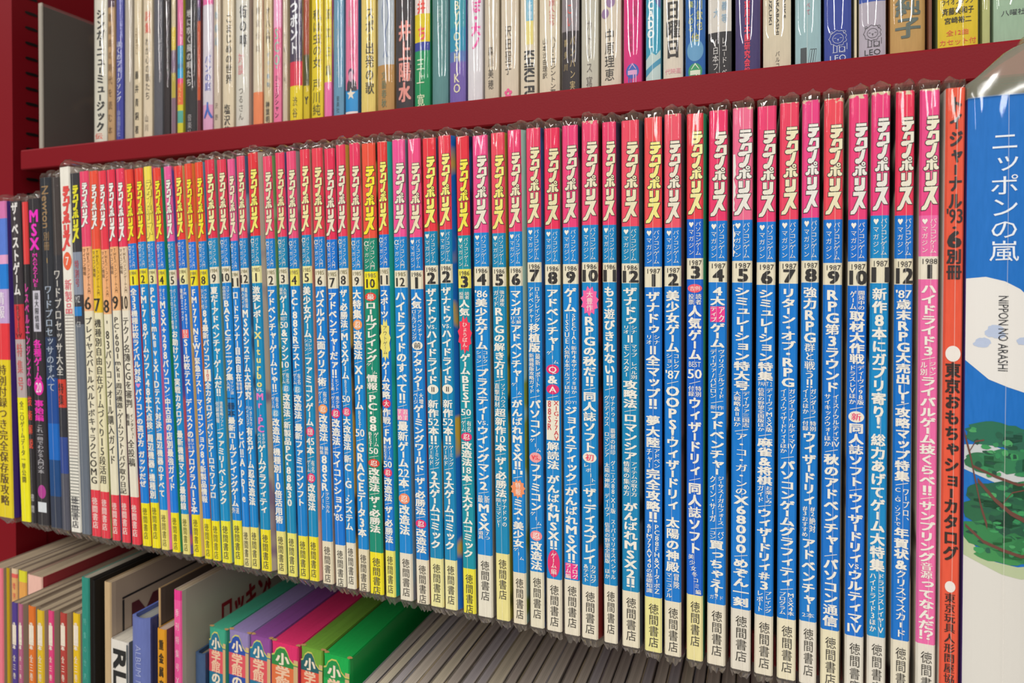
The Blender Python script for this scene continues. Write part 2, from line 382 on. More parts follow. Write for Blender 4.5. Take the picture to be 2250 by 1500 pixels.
# oblong punched slot with a raised rim on the flange under the upper shelf
p = P(2240, 186, YL+.02); vs = []; fs = []; k = 24
for rr_, dz in ((1.0, -.0002), (.72, -.0006), (.55, .0002)):
    for i in range(k):
        a = 2*math.pi*i/k; vs.append((p.x+math.cos(a)*.004*rr_+(.009 if math.cos(a) > 0 else -.009), YL+.0085+math.sin(a)*.004*rr_, ZUB-.0002+dz))
for q_ in range(2):
    for i in range(k): fs.append((q_*k+i, q_*k+(i+1) % k, (q_+1)*k+(i+1) % k, (q_+1)*k+i))
link('slot_rim', vs, fs, [STEEL], None, case); link('slot', [(a, b, ZUB-.0003) for a, b, _ in vs[2*k:]], [tuple(range(k))], [BLK], None, case)

# ------------------------------------------------------------------ the long run of game magazines
WH = 'efeade'; BK = '24201e'
def col_units(tok):
    t, _, v = tok.partition(':'); v = v.split(':')[0]
    if t in ('B', 'y', 'p', 'b', 'o'): return sum(.62 if c in 'ー・!-' else (.55 if c in ' ' else 1) for c in v)
    if t == 'M': return .8*len(v)
    if t in ('S', 's'): return max(.48*max(len(x) for x in v.split(',')), .9)
    if t in ('C', 'W', 'O'): return 1.12
    if t == 'H': return .95
    if t == 'V': return .62
    if t == 'v': return .45*len(v)
    if t in ('R', 'Q'): return max(.55*max(len(x) for x in v.split(',')), 1.0)+.1
    if t == 'P': return .85
    if t == '*': return .78*len(v)+.6
    if t == 'E': return .62*len(v)+.5
    if t == '/': return .5
    if t == '_': return .55
    if t == '#': return .8
    return .5
def lay(k, spec, w, z1, z0, main=WH, W=None, bold=2, cx=0.0):
    spec = spec.replace('!!', '‼').replace('!?', '⁉')
    toks = spec.split('|'); U = sum(col_units(t) for t in toks); u = (z1-z0)/U; z = z1; cw = .80*w
    for tk in toks:
        n = col_units(tk); t, _, rest = tk.partition(':'); a = rest.split(':'); v = a[0]; L = n*u; zc = z-L/2
        if t in 'BypboM' and t:
            c = {'y': 'e8dc86', 'p': 'e878c0', 'b': '10406a'}.get(t, main); zz = z
            for ch in v:
                q = .62 if ch in 'ー・!-' else (.55 if ch == ' ' else 1)
                if t == 'M': q = .8
                hz = q*u
                if ch != ' ':
                    ww = cw*(.8 if t == 'M' else 1); sz = u*(.96 if t != 'M' else .8)*(1 if ch not in 'ー' else .72)
                    k.ch('＃' if ch == '#' else ch, cx, zz-hz/2, ww if ch not in 'ー・' else cw*.95, sz*1.02, c, 1 if t == 'M' else bold)
                zz -= hz
        elif t in ('S', 's', 'R', 'Q'):
            parts = v.split(',')
            if t == 'R': k.rect(cx-w*.40, cx+w*.40, z-L*.96, z-L*.04, a[1] if len(a) > 1 else 'e8308a')
            if t == 'Q': k.rect(cx-w*.42, cx+w*.42, z-L*.97, z-L*.03, 'e9e2cf')
            cc = 'd04048' if t == 'Q' else main
            if len(parts) == 1:
                if t == 's':                                   # a short word stepping down to the right
                    for j, ch in enumerate(v):
                        k.ch(ch, cx-w*.22+w*.44*j/max(1, len(v)-1), z-L*(j+.5)/len(v), w*.36, L/len(v)*.9, cc, 1)
                else: k.col(v, cx, z-.03*L, z-L*.97, w*.6, cc, 1)
            else:
                m = max(len(x) for x in parts); pz = L*.96/m
                for j, x in enumerate(parts):
                    k.col(x, cx+(w*.22 if j == 0 else -w*.22), z-.02*L, z-.02*L-(min(L*.96, pz*1.5*len(x))), w*.37, cc, 1)
        elif t in ('C', 'W', 'O'):
            c = a[1] if len(a) > 1 else {'C': 'e0286c', 'W': 'ece6d4', 'O': '3c9cd0'}[t]; fg = a[2] if len(a) > 2 else ('2a2a30' if t == 'W' else 'f4ece0')
            k.disc(cx, zc, w*.42, L*.47, c)
            if len(v) > 1: k.fit(v, cx-w*.28, cx+w*.28, zc-L*.2, zc+L*.2, fg, 1)
            else: k.ch(v, cx, zc, w*.56, L*.66, fg, 1)
        elif t == 'H':
            g = glyph(v, 1)[2]; hw = min(w*.41, (g[2]-g[0])/(g[3]-g[1])*L*.82*.62); k.fit(v, cx-hw, cx+hw, z-L*.92, z-L*.1, main, 1)
        elif t == 'V': k.fit(v, cx-w*.36, cx+w*.36, z-L*.85, z-L*.15, main, 0)
        elif t == 'v': k.col(v, cx, z, z-L, w*.4, main, 0)
        elif t == 'P': k.disc(cx, zc, w*.44, L*.42, 'ec5468'); k.fit(v, cx-w*.3, cx+w*.3, zc-L*.22, zc+L*.22, 'f4ece0', 0)
        elif t == '*':
            k.disc(cx, zc, w*.56, L*.52, a[1] if len(a) > 1 else 'ee3050', 2, 11, len(v)); k.col(v, cx, z-L*.16, z-L*.84, w*.42, a[2] if len(a) > 2 else 'f4ece0', 0)
        elif t == 'E': k.disc(cx, zc, w*.4, L*.49, 'e0286c'); k.col(v, cx, z-L*.1, z-L*.9, w*.4, 'f4ece0', 0)
        elif t == '/':
            d = w*.34; q = L*.22; tt = .00012
            k.add([(cx-d, zc-q), (cx-d+tt, zc-q-tt*2), (cx+d, zc+q), (cx+d-tt, zc+q+tt*2)], [(0, 1, 2), (0, 2, 3)], main, 3)
        elif t == '#':                                          # heart
            hx, hz = w*.26, L*.4; k.poly([(cx+hx*p_[0], zc+hz*p_[1]) for p_ in HEART], 'f08cc0', 2)
        z -= L
HEART = [(0, -1), (-.55, -.35), (-.95, .2), (-.95, .6), (-.7, .9), (-.35, .9), (0, .55), (.35, .9), (.7, .9), (.95, .6), (.95, .2), (.55, -.35)]

# year month | head L,R,y | foot L,R,y | y of pink end, date top, date end, foot band | colours head, blue, foot, logo | gap side colours | text | end of text y
MAGS = [
(1984,'1',(271.5,289,375),(312,332,1202),(535,592.5,627,1105),'e8432f','1f84d6','f0e010','f0e020',('c02030','c84030'),'B:全33機種比較ライバル対決|#|B:パソコンの選び方|_|B:ガッツだぜ',1070),
(1984,'2',(293.6,311.6,372),(333.5,352,1206),(531,590,624,1104),'e6402c','2390d0','f0e010','f0e020',('a8a090','c0a040'),'B:FM-7・8ゲームソフト48本大点検|/|B:周辺機器・機種別',1095),
(1984,'3',(312,332,367),(355,369.5,1209),(530,591.5,624,1120),'f0dc50','2390d8','f0e070','f0e058',('f070a8','f080b0'),'B:PC-88mkⅡvsX1Dテスト対決|/|B:周辺機器のすべて',1092),
(1984,'4',(333,352,372),(378.6,395,1216),(531,592,627,1126),'e8432f','2080d8','f0e010','f0e020',('0c8c5c','108a50'),'S:オール,テスト|B:MSX|o:+|B:298パソコン|/|B:中古品の店別最強ガイド',1078),
(1984,'5',(357,375,367),(401,417,1219),(530,593,627,1129),'e85c9c','2390cc','e8dc80','e8e4d8',('6050a8','d06070'),'S:パーソナルコンピュータ,ワープロソフト情報|B:お助けソフト実戦カタログ|_|B:最新機種マシン最前線',1120),
(1984,'6',(379,399,365),(424,441.6,1223),(526.5,589,625,1130),'e83c34','1a78d4','f0e010','f0e458',('d8b878','d0a870'),'S:FM-7PC-8801,徹底ミニック|R:日立:f06060|B:S1比較テスト|_|B:ディスクの|S:使い方,賢い方|B:プログラム15本',1127),
(1984,'7',(403,420,362),(449,466.5,1230),(531.5,593,628,1139),'e84a34','1c80dc','f0e010','f0e020',('f08030','d8b070'),'B:FM-77・NEW7|B:緊急テスト|_|B:マイコンショウ84新製品情報',1104),
(1984,'8',(425.6,443.6,360),(466.5,485,1235),(530,592,627,1144),'e8482f','2088cc','f0e010','f0e020',('3a98c8','50b0d0'),'S:ベンチマーク,テスト付|B:84最新パソコン|Q:107|B:全カタログ|/|B:パソピアーロでワープロ',1095),
(1984,'9',(447,470,356),(488,508,1241),(523,586.5,623,1144),'e0304c','1b94c4','ece430','ece4a0',('88a894','70a090'),'B:夏だ!アドベンチャーゲームだ!!|_|S:徹底攻略ソフト,付録情報|/|B:ファミリーベーシック',1108),
(1984,'10',(473.6,495,354),(513.4,533.6,1245),(521,585,621,1143),'e23a54','1888d0','ece430','e8dcb0',('408070','806070'),'S:コマンド,自由自在|B:BASICテクニック集|S:マシン語,入門|b:一冊本|B:最新ロールプレイングゲーム|S:選,外',1128),
(1984,'11',(496.5,515,354),(535,551,1250),(529,595,632,1157),'e85890','2088d4','e8dc90','e8d8b8',('9090b0','a06060'),'B:ロードランナー自由自在|S:機種,特集|B:プリンタ|_|B:ビバ!!Apple',1103),
(1984,'12',(516.5,537,350),(552,569.6,1256),(523,588.5,624,1158),'e84464','1c8ccc','ece070','e8dca8',('486888','8ab0c0'),'S:最新情報,購入ガイド|B:MSXシステム大研究|_|S:いきなり,ハイスコア|B:有名ゲーム忍改造法',1110),
(1985,'1',(543,563.6,348),(572,597.5,1267),(518,584,621.5,1163),'e03038','1490bc','f0e020','ece468',('a8988a','7c6478'),'B:激突レポート|y:X1turbo|V:vs.|p:Mr.PC|S:まさか,ハッパ|B:ゲームグラフィティ',1128),
(1985,'2',(574,596,347),(608,629,1265),(524,590,628,1167),'e84468','1888d0','eadf80','e4d8b4',('78a860','a0c890'),'B:アドベンチャーゲームじゃ!!|/|S:有名,ゲーム|O:忍|B:改造法|/|B:機種別10倍活用術',1150),
(1985,'3',(602,624,343),(632,653,1274),(520,588,624.5,1171),'e43c60','1c90b8','ece470','e6d49c',('5078b8','2a4890'),'S:人気,最新|B:ゲーム|V:BEST|H:50|B:&マシン|H:10|/|S:有名,ゲーム|O:忍|B:改造法|/|B:新製品PC-88&30',1112),
(1985,'4',(626,649,342),(656,678,1281),(523,590,628,1177),'e84c78','1688cc','ece040','e6dcb4',('909090','706c70'),'B:PC-88SRテスト|/|S:有名,ゲーム|O:忍|B:改造法|/|B:最新ファミコンソフト',1112),
(1985,'5',(655,679,338),(679,700,1286),(516,584.5,622,1179),'e63850','1690bc','f0e030','ece0a0',('e8b0a0','d89080'),'B:美少女ゲーム|S:コレク,ション|/|B:ファミコンゲーム|C:団|H:45|B:本|/|S:有名,ゲーム|C:忍|B:改造法',1122),
(1985,'6',(682,706.5,337),(707,733,1294),(520,590.5,629,1189),'e63c50','1686d0','e6dabc','e8dc9c',('e0b898','b09080'),'B:パズルゲーム面クリア術|/|S:有名,ゲーム|C:忍:f09450|B:改造法|/|S:最新,特集|B:88SR|S:テクニカル,ノート',1127),
(1985,'7',(709,734,337),(736.6,760.5,1299),(526,593.5,634,1197),'e42c54','167cd4','e8dfc6','e6dcc0',('b0a898','606070'),'B:アドベンチャーだァ!!|S:ヒント,15本|/|S:美少女,ゲーム|C:忍|B:改造法|/|B:マイコンショウ|H:\'85',1145),
(1985,'8',(735,758,333),(761,783,1308),(519,589,628,1192),'e63a5c','188cd0','e8dfc8','e6dcc0',('c8a040','202430'),'B:ザ・必勝法|/|B:MSXゲーム|v:BEST|H:50|/|C:忍:e84078|B:大改造法|/|B:新C.G.システム',1165),
(1985,'9',(764,789,328),(786.5,811.7,1313),(522,593,629,1206.5),'e63460','188cd0','e4d8b8','e6dab4',('b89880','e0c0a0'),'B:大特集|C:忍:f09a58|B:改造法|/|B:X1ゲーム|v:BEST|H:50|/|B:GRACEデータ3本',1180),
(1985,'10',(791.6,824.5,326),(813,843,1316),(523,596.5,635,1213),'e85038','149070','f0e020','f0e020',('50402c','c0b060'),'C:最:e04030|B:ロールプレイング|s:ゲーム|B:情報|/|B:PC-88|S:ゲーム,BEST|H:50|/|C:忍:d84030|B:改造法|/|B:ザ・必勝法',1170),
(1985,'11',(827,848,323),(845,871,1323),(515,588,627.6,1209.5),'e43c38','1880d0','ece470','ece468',('10a090','0a8c80'),'B:スポーツ|*:アウトゲーム:e8dc70:303030|B:ゲーム攻略|C:大:e03058|B:作戦|/|B:FM|S:ゲーム,BEST|H:50|C:忍:e83060|B:改造法|/|B:ザ・必勝法',1193),
(1985,'12',(859,889,319),(877.6,908,1331),(520,594,631.6,1215),'ec5094','1c8cd0','e6ddc8','e6dcc4',('7898a8','808890'),'B:ハイドライドのすべて!!|/|R:おす,すめ:f088b0|B:最新ゲーム|H:22|B:本|/|C:忍:f08860|B:改造法',1175),
(1986,'1',(893.6,923,317),(914,944,1338),(521,594,635,1229),'ec4c84','1a84cc','e8ddc4','e6dab4',('b82838','a03040'),'B:人気|S:アドベンチャー,ロールプレイング|W:前|B:アタック!|/|S:大増,ページ|B:ゲーミングワールド|/|B:ザ・必勝法|/|C:忍|B:改造法',1215),
(1986,'2',(925,958,315),(946,975,1344),(508,583,625,1226),'e63440','148cb4','ece4a0','ece468',('1060a0','c8a848'),'B:ザナドゥ|V:vs.|B:ハイドライド|W:Ⅱ|_|B:新作|H:52|B:本!!|S:ゲーミング,ワールド|/|B:2大ゲームコミック',1205),
(1986,'2',(960,990,311),(977,1005.6,1352),(504,580,622,1230),'e83c50','188cb8','ece4a8','ece47c',('1468b8','d0a838'),'B:ザナドゥ|V:vs.|B:ハイドライド|W:Ⅱ|_|B:新作|H:52|B:本!!|S:ゲーミング,ワールド|/|B:2大ゲームコミック',1208),
(1986,'3',(998.5,1030,306),(1017,1046,1354),(517,591,633,1249),'e43040','1898a4','ece040','ece040',('202058','305090'),'S:読者,投票|B:人気|*:ひょうばん|B:ゲームBEST|H:50|/|S:有名,ゲーム|C:忍|B:改造法|H:18|B:本|/|B:2大ゲームコミック',1225),
(1986,'4',(1036,1071,305),(1049,1084,1362),(511,585.6,628,1219),'ea4888','188cd0','e6dfcc','e6dec8',('a0988c','807870'),'H:\'86|B:美少女ゲーム|S:コレク,ション|/|B:プラスティー|V:vs.|B:ウイングマン2|/|S:新,最|B:MSX|S:7つ,道具',1185),
(1986,'5',(1076,1108.5,301),(1089,1121,1372),(512,587,629,1216),'e8485c','1890b8','ece094','ece070',('b8a848','202020'),'S:強力速攻,ガイド|B:RPGの解き方!!|/|S:ソフトハウス,直撃取材|B:超新作|H:10|B:本|/|B:ザ・必勝法|S:ザナドゥの,隠しコマンド!',1158),
(1986,'6',(1114,1143,296),(1125,1159,1381),(508.5,585,628,1257.6),'e83c70','1a8cd0','e8dcc0','e6dcb4',('a8c8b8','90a040'),'B:マンガ|S:で解,ける|B:アドベンチャー|s:ゲーム|/|B:がんばれMSX!!|V:Ⅱ|/|*:特報:f09060|B:ミス・美少女|s:ゲーム',1230),
(1986,'7',(1155,1186,293),(1162.5,1198,1390),(499,576,620,1255.7),'e83c64','1c88cc','e6dec4','e6dcac',('2c5898','1c3060'),'S:ロールプレイング,アドベンチャー|B:移植版|S:最新レポート+,新機種版攻略ガイド|/|B:パソコン|s:ゲーム|C:vs.:f0a0a0:e84050|B:ファミコン|s:ゲーム|/|C:忍:f08c90|B:改造法',1252),
(1986,'8',(1193.7,1229,291),(1199.6,1236,1396),(503,580.5,625.6,1272),'e82c58','1b8ccc','e8dec8','e2d8a8',('a89c98','c8b890'),'B:アドベンチャー|s:ゲーム|C:Q|B:&|C:A|/|Q:X1G・77AV,88SR|B:解読法|_|B:がんばれMSX!!|E:ゲーム編',1268),
(1986,'9',(1233,1270,286),(1239,1275,1405),(499,580,623.6,1273.7),'ea3c78','1b8cd0','e8dec8','e2d8bc',('a06878','403850'),'B:ゲーム|S:SPECIAL,ISSUE|S:新作4本ザナドゥⅡほか,人気作6本アルファほか|/|V:JOY!|B:ジョイスティック|/|B:がんばれMSX!!|R:プログ,ラム編',1272),
(1986,'10',(1275.5,1316,283),(1278,1314,1420),(494,576,620.5,1286),'ea4470','1b8cc8','e8dec8','e6dcbc',('78201c','201818'),'*:大豊作:f060a0|B:RPGの秋だ!!|/|B:同人誌ソフト|W:初:ece6d4:e84868|s:レポート|/|B:ザ・ディスプレイ|S:カタログ,&テスト',1280),
(1986,'11',(1322,1353,281),(1325,1359,1425),(494,577,620,1285),'ea3c6c','1b8cc4','e8dec8','e6dcb4',('40304c','302838'),'B:もう遊びきれない!!|/|S:ザナドゥⅡ 覇邪の封印 グーニーズ88・X1版 スーパーマリオスペシャル,グラディウス ロマンシア 太陽の神殿 ディーヴァ 信長の野望全国版 ほか',1280),
(1986,'12',(1364,1403.5,276),(1365,1407,1433),(497,578.5,622,1299),'ea4860','1a8cb8','e8dec4','e6dcb4',('505458','202428'),'B:ザナドゥ|S:シナ,リオ|H:Ⅱ|S:マップ レベル別,モンスター|B:攻略法|/|B:ロマンシア|S:アイテムの取り方,情報の集め方|_|B:がんばれMSX2!!',1290),
(1987,'1',(1413.6,1455.5,270),(1415.6,1455,1444),(500,585.6,631,1312),'ea4c50','1478cc','ece498','ece480',('284c84','182c58'),'B:ザナドゥ|S:シナ,リオ|H:Ⅱ|B:全マップ!!|_|B:夢大陸|S:アドベン,チャー|B:完全攻略!!|S:PC88FH&X1ターボZ,&FM77AV40の基礎知識',1306),
(1987,'2',(1458,1498,265),(1459,1497.6,1455),(500,584,629,1321),'ea5468','1680d0','e8dec4','e6dec8',('603c48','301c28'),'B:美少女ゲーム|S:コレク,ション|H:\'87|/|B:OOPS!|B:ウィザードリィ|_|B:太陽の神殿|S:冒険,マニュアル',1315),
(1987,'3',(1508,1546,261),(1506.6,1546,1462),(481,567,613.6,1307),'e83c48','1468cc','ece0a0','ece498',('3c9c70','206c48'),'P:吉例|S:読者,投票|B:人気ゲーム|V:BEST|H:50|/|S:特別,付録|B:ウィザードリィ|/|B:同人誌ソフト|s:美少女冬コミ編',1305),
(1987,'4',(1557,1600,257),(1552,1595,1475),(485,574,620,1327),'ea3468','1680d0','e8dec8','e6e0cc',('807060','403828'),'B:4大|R:アク,ティブ|B:ゲーム|S:ヴァリス/シルフィード,ディーヴァ/バビロン|/|V:新作|B:アドベンチャー|S:ジーサス/ガルフォース,クイン・サーガ|/|S:パソ,コン|B:買っちゃえ!|V:ガイド',1318),
(1987,'5',(1608.5,1656,249),(1604,1650,1484),(483,573,620.6,1338),'ec6c90','1880d0','e4dccc','e6e2d8',('604030','282018'),'B:シミュレーション特大号|S:ディーヴァ三国志,大戦略&Ⅱほか|/|M:ア・コ・ガ・ンの|B:X68000|/|B:めぞん一刻',1332),
(1987,'6',(1663,1708,245),(1656,1699,1494),(487,576,625.6,1352),'ea3c70','1680d0','e8dec8','e6e0cc',('1c6048','103828'),'B:シミュレーション特集|V:PART 2|S:ディーヴァMSX版,信長の野望全国版ほか|/|B:麻雀&将棋|S:お楽しみ,ガイド|/|B:ウィザードリィ#3|S:プレイング,レポート',1346),
(1987,'7',(1713,1757,241),(1705,1749.6,1508),(482,574,623,1359.6),'ea4060','1880d0','ece2c4','e8e0b8',('684038','301c1c'),'B:リターン・オブ・RPG|S:ガンダーラ/ウルティマⅣ/,イース/ウィザードリィ3ほか|/|B:パソコンゲームグラフィティ|/|S:MSX4本,プログラム',1352),
(1987,'8',(1761,1804,237),(1755,1794,1519),(478,572.5,620.6,1365),'ea4084','1880cc','e8e0d0','e8e4dc',('383434','201c1c'),'B:強力RPG|M:群と戦う!!|S:ガンダーラ,イースほか|/|S:特別,付録|B:ウィザードリィ|S:#2,#3|S:絶対,おすすめ|B:アドベンチャー|V:2本',1358),
(1987,'9',(1810,1855,234),(1801,1845,1530),(482,577.5,625.6,1384),'ec4858','1678cc','ece2c0','e8dfb8',('988a70','403828'),'B:RPG第3ラウンド|S:イース/ウルティマⅣ,サイキックウォーほか|/|B:秋のアドベンチャー|/|B:パソコン通信',1376),
(1987,'10',(1864,1911,225),(1855,1897,1541),(482,574.5,627.6,1397),'ea3c78','1474d0','e6dfd0','e6e2d8',('d0b0a0','806860'),'S:開発中の,ゲーム|B:取材大作戦|S:ディーヴァ98版,ドラスレⅤほか|/|W:新:ece6d4:e8286c|B:同人誌ソフト|/|B:ウィザードリィ|V:vs.|B:ウルティマ|H:Ⅳ',1390),
(1987,'11',(1914,1959,220),(1903,1946,1552),(473,567,622,1399),'ea3c7c','1c90c8','e6dfd0','e6e2d8',('78706c','383430'),'B:新作8本にガブリ寄り!|_|B:総力あげてゲーム大特集|S:ドラゴンスレイヤーⅤ,ハイドライド3ほか',1392),
(1987,'12',(1967,2013,217),(1956,1998,1562),(473,568,625,1406.7),'ea3458','1478cc','e8dfc8','e6e0cc',('d8ccc0','483c38'),'H:\'87|B:歳末RPG大売出し!|/|B:攻略マップ特集|/|S:ワープロ、,C.G.ソフトで|B:年賀状&|M:クリスマスカード',1400),
(1988,'1',(2020,2068,211),(2010,2056,1572),(473,563,613.6,1414.6),'ea4888','ec6ca8','e6dfd0','e8e2c8',('c8b8a0','605040'),'B:ハイドライド3|/|S:ジャン,ル別|B:ライバルゲーム技くらべ!!|/|B:サンプリング|M:音源|B:ってなんだ!?',1405),
]
MON = 'January February March April May June July August September October November December'.split(); YRS = ['eighty-four', 'eighty-five', 'eighty-six', 'eighty-seven', 'eighty-eight']
TINT = {'e8432f': 'orange-red', 'f0dc50': 'all-yellow'}
ZF = lambda B, px, py, lean, yp=0: (P(px, py, yp).z-B.z)/math.cos(lean)
nm = len(MAGS)
def deepen(h):                             # process-blue ink prints with hardly any red in it
    r, g, b2 = (int(h[k:k+2], 16) for k in (0, 2, 4)); return '%02x%02x%02x' % (int(r*.2), int(g*.96), b2)
for i, (yr, mo, t, b, ys, ch, cb, cf, cl, side, txt, yend) in enumerate(MAGS):
    first_copy = cb == '148cb4'; is_green = cb == '149070'
    if cb != 'ec6ca8': cb = deepen(cb)
    B, wd, h, lean = frame_of(t[0], t[1], t[2], b[0], b[1], b[2], 0)
    B.z = 0.0012
    yj = R.uniform(-.00015, .00015); B.y += yj
    # gap to the next spine becomes the flare of the right cover board
    gap = 0
    if i+1 < nm:
        n = MAGS[i+1]; gap = (min(.0045, max(0, P(n[3][0], 600).x-P(b[1], 600).x)), min(.0045, max(0, P(n[2][0], 600).x-P(t[1], 600).x)))
    else: gap = (.001, .001)
    band = 'blue' if yr < 1988 else 'pink'
    head = 'yellow' if ch == 'f0dc50' else 'red-headed'
    if yr == 1986 and mo == '2':
        lab = 'February eighty-six blue game magazine, '+('left copy, dark red cover edge beside it' if first_copy else 'right copy, paler date box')
    elif yr == 1988: lab = 'all-pink game magazine dated January eighty-eight beside the orange catalogue'
    elif ch == 'f0dc50': lab = 'game magazine with pale yellow head and blue spine, March eighty-four'
    else: lab = f'{"green" if is_green else "blue"} game magazine in clear sleeve, {"yellow" if cf.startswith("f0") else "cream"} foot, dated {MON[int(mo)-1]} {YRS[yr-1984]}'
    T = thing('magazine', lab, 'magazine', B, 0, lean, 0, 'game magazines in the long run')
    px = lambda py: (t[0]+t[1])/2+((b[0]+b[1])/2-(t[0]+t[1])/2)*(py-t[2])/(b[2]-t[2])
    z = [ZF(B, px(y), y, lean) for y in ys]; ze = ZF(B, px(yend), yend, lean)
    dcol = cl if yr < 1986 and cl.startswith('f0e02') else ('e8dfc4' if cf[:2] != 'f0' else 'ece4a4')
    if cf == 'ece040': dcol = 'ece060'
    if yr == 1988: bands = [(h, ch), (z[0], cb), (z[1], 'e8e0cc'), (z[2], cb), (z[3], cf)]
    else: bands = [(h, ch), (z[0], cb), (z[1], dcol), (z[2], cb), (z[3], cf)]
    cov, q = make_cover(T, wd, h, .182, bands, cover_art('c8bca8' if i > 42 else side[1], side[1]), cover_art(side[0], side[1]), 0, (max(.0001, gap[0]-.0009), max(.0001, gap[1]-.0009)), worn=True)
    make_pages(T, q, h, .182)
    k = Ink()
    lz1 = z[0]+.0415*(h/.26); off = .03*wd
    logo(k, -wd*.45+off, wd*.45+off, z[0]+.0022, lz1, fill=(cl if cl != 'f0e058' else 'f0e058'), line='2a2020' if cl != 'f0e058' else '8a7a30')
    sub = 'パソコンゲーム' if yr >= 1986 else 'パソコン入門'
    k.col(sub, wd*.2, z[0]-.0012, z[1]+.0012, wd*.36, WH, 0)
    zt = z[0]-.0012; zb = z[1]+.0012; q5 = (zt-zb)/5
    if yr >= 1986: k.poly([(-wd*.22+wd*.14*p_[0], zt-q5*.45+q5*.42*p_[1]) for p_ in HEART], WH, 3)
    else: k.ch('α', -wd*.22, zt-q5*.45, wd*.5, q5*1.3, WH, 0)
    for j, c in enumerate('マガジン'): k.ch(c, -wd*.22, zt-q5*(j+1.5), wd*.34, q5*.82, WH, 0)
    H = z[1]-z[2]
    k.fit(str(yr), -wd*.32, wd*.42, z[1]-H*.33, z[1]-H*.1, BK if yr >= 1986 else '807850', 0)
    hw = .24 if mo != '1' else .12
    mg = glyph(mo, 2 if yr >= 1986 else 1)[2]; hw = min(.43, (mg[2]-mg[0])/(mg[3]-mg[1])*(H*.55)*(1.2 if yr >= 1986 else .9)/wd/2)
    if yr >= 1986: k.fit(mo, wd*(.04-hw), wd*(.04+hw), z[2]+H*.06, z[1]-H*.38, BK, 2)
    else: k.fit(mo, wd*(.02-hw), wd*(.02+hw), z[2]+H*.08, z[1]-H*.42, BK, 1)
    lay(k, txt, wd, z[2]-.0018, ze, main=WH)
    k.col('徳間書店', wd*.03, z[3]-.0028, z[3]-.0028-.0215, wd*.60, '3a3630' if yr > 1984 or int(mo) > 8 else '6a6420', 0)
    if yr == 1987 and mo == '5':                                # torn strip along the left edge
        rr = random.Random(5)
        for a0, a1 in ((z[0]+.03, z[0]+.004), (z[0]-.002, z[1]+.002)):
            pts = [(-wd/2+.0003, a0)]+[(-wd/2+.0005+rr.random()*.0011, a0+(a1-a0)*j/14) for j in range(15)]+[(-wd/2+.0003, a1)]
            k.poly(pts, 'e0dcd6', 4)
    k.build(T)
    make_sleeve(T, wd, h, i+3, flare=gap, bot=.005)

# ------------------------------------------------------------------ five older issues of the same magazine
OLD = [
('6',(171.7,194,377),(202,221,1179),(541.7,683,1076),'e8466c','f0b080','e8e0c4','6',('e0c090','d0b090'),'B:プレイヤズバトルベルトボキャラクCOMG',1063),
('7',(195,212.5,376),(221.7,242,1183),(547,687,1080),'ea5038','e8c020','e8e0b8','7',('b0b060','a09850'),'B:機種別|B:自由自在ゲームづくり15段活用',1063),
('8',(213.5,230.5,375),(245.5,264,1187),(548,690,1087),'e8384c','f0b078','e8e0c4','8',('50688c','4070a0'),'B:\'83パソコンオール購入ガイド',1020),
('9',(232.2,250,374),(267,286,1193),(542,682,1087.6),'e4304c','f0b47c','e8e0c8','9',('3a1c38','602850'),'B:PC-6001mkⅡ・周辺機器・ゲームソフト/バグ取り日記',1085),
('10',(252,270.6,374),(289,308,1200),(542,682,1091.7),'e8385c','e8d0b0','e8e0cc','10',('e05040','5a3c88'),'B:テクノ名簿CGを審判|_|S:インタビュー,特集|B:全投稿',1025)]
for i, (mo, t, b, ys, ch, cb, cf, dg, side, txt, yend) in enumerate(OLD):
    B, wd, h, lean = frame_of(*t[:2], t[2], *b[:2], b[2], 0); B.z = .0006
    T = thing('magazine', f'older cream red-footed game magazine, number {dict(zip("6 7 8 9 10".split(), ["six", "seven on yellow", "eight", "nine", "ten"]))[mo]}, {["leftmost", "second", "middle", "fourth", "rightmost"][i]} of five', 'magazine', B, 0, lean, 0, 'older cream game magazines')
    px = lambda py: (t[0]+t[1])/2+((b[0]+b[1])/2-(t[0]+t[1])/2)*(py-t[2])/(b[2]-t[2])
    z = [ZF(B, px(y), y, lean) for y in ys]; ze = ZF(B, px(yend), yend, lean)
    cov, q = make_cover(T, wd, h, .182, [(h, ch), (z[0], cb), (z[1], cf), (z[2], 'e23848')], cover_art(side[1], side[1]), cover_art(side[0], side[1]), 0, .0003, worn=True)
    make_pages(T, q, h, .182); k = Ink()
    logo(k, -wd*.42, wd*.42, z[0]+(.014 if i < 3 else .004), z[0]+(.045 if i < 3 else .044), fill='f0ece4', line='3a2020')
    k.col('THEパソコンゲーム入門', wd*.2, z[0]-.001, z[1]+.012, wd*.34, '604830', 0); k.col('マイコン情報', -wd*.22, z[0]-.001, z[1]+.025, wd*.34, '604830', 0)
    k.fit(dg, -wd*.34, wd*.34, z[1]+.001, z[1]+.010, '30281c', 1)
    lay(k, txt, wd, z[1]-.004, ze, main='38342e', bold=1)
    k.col('徳間書店', 0, z[2]-.005, z[2]-.027, wd*.62, 'f4dcd4', 1)
    k.build(T); make_sleeve(T, wd, h, i+200, flare=.0003, bot=.005)

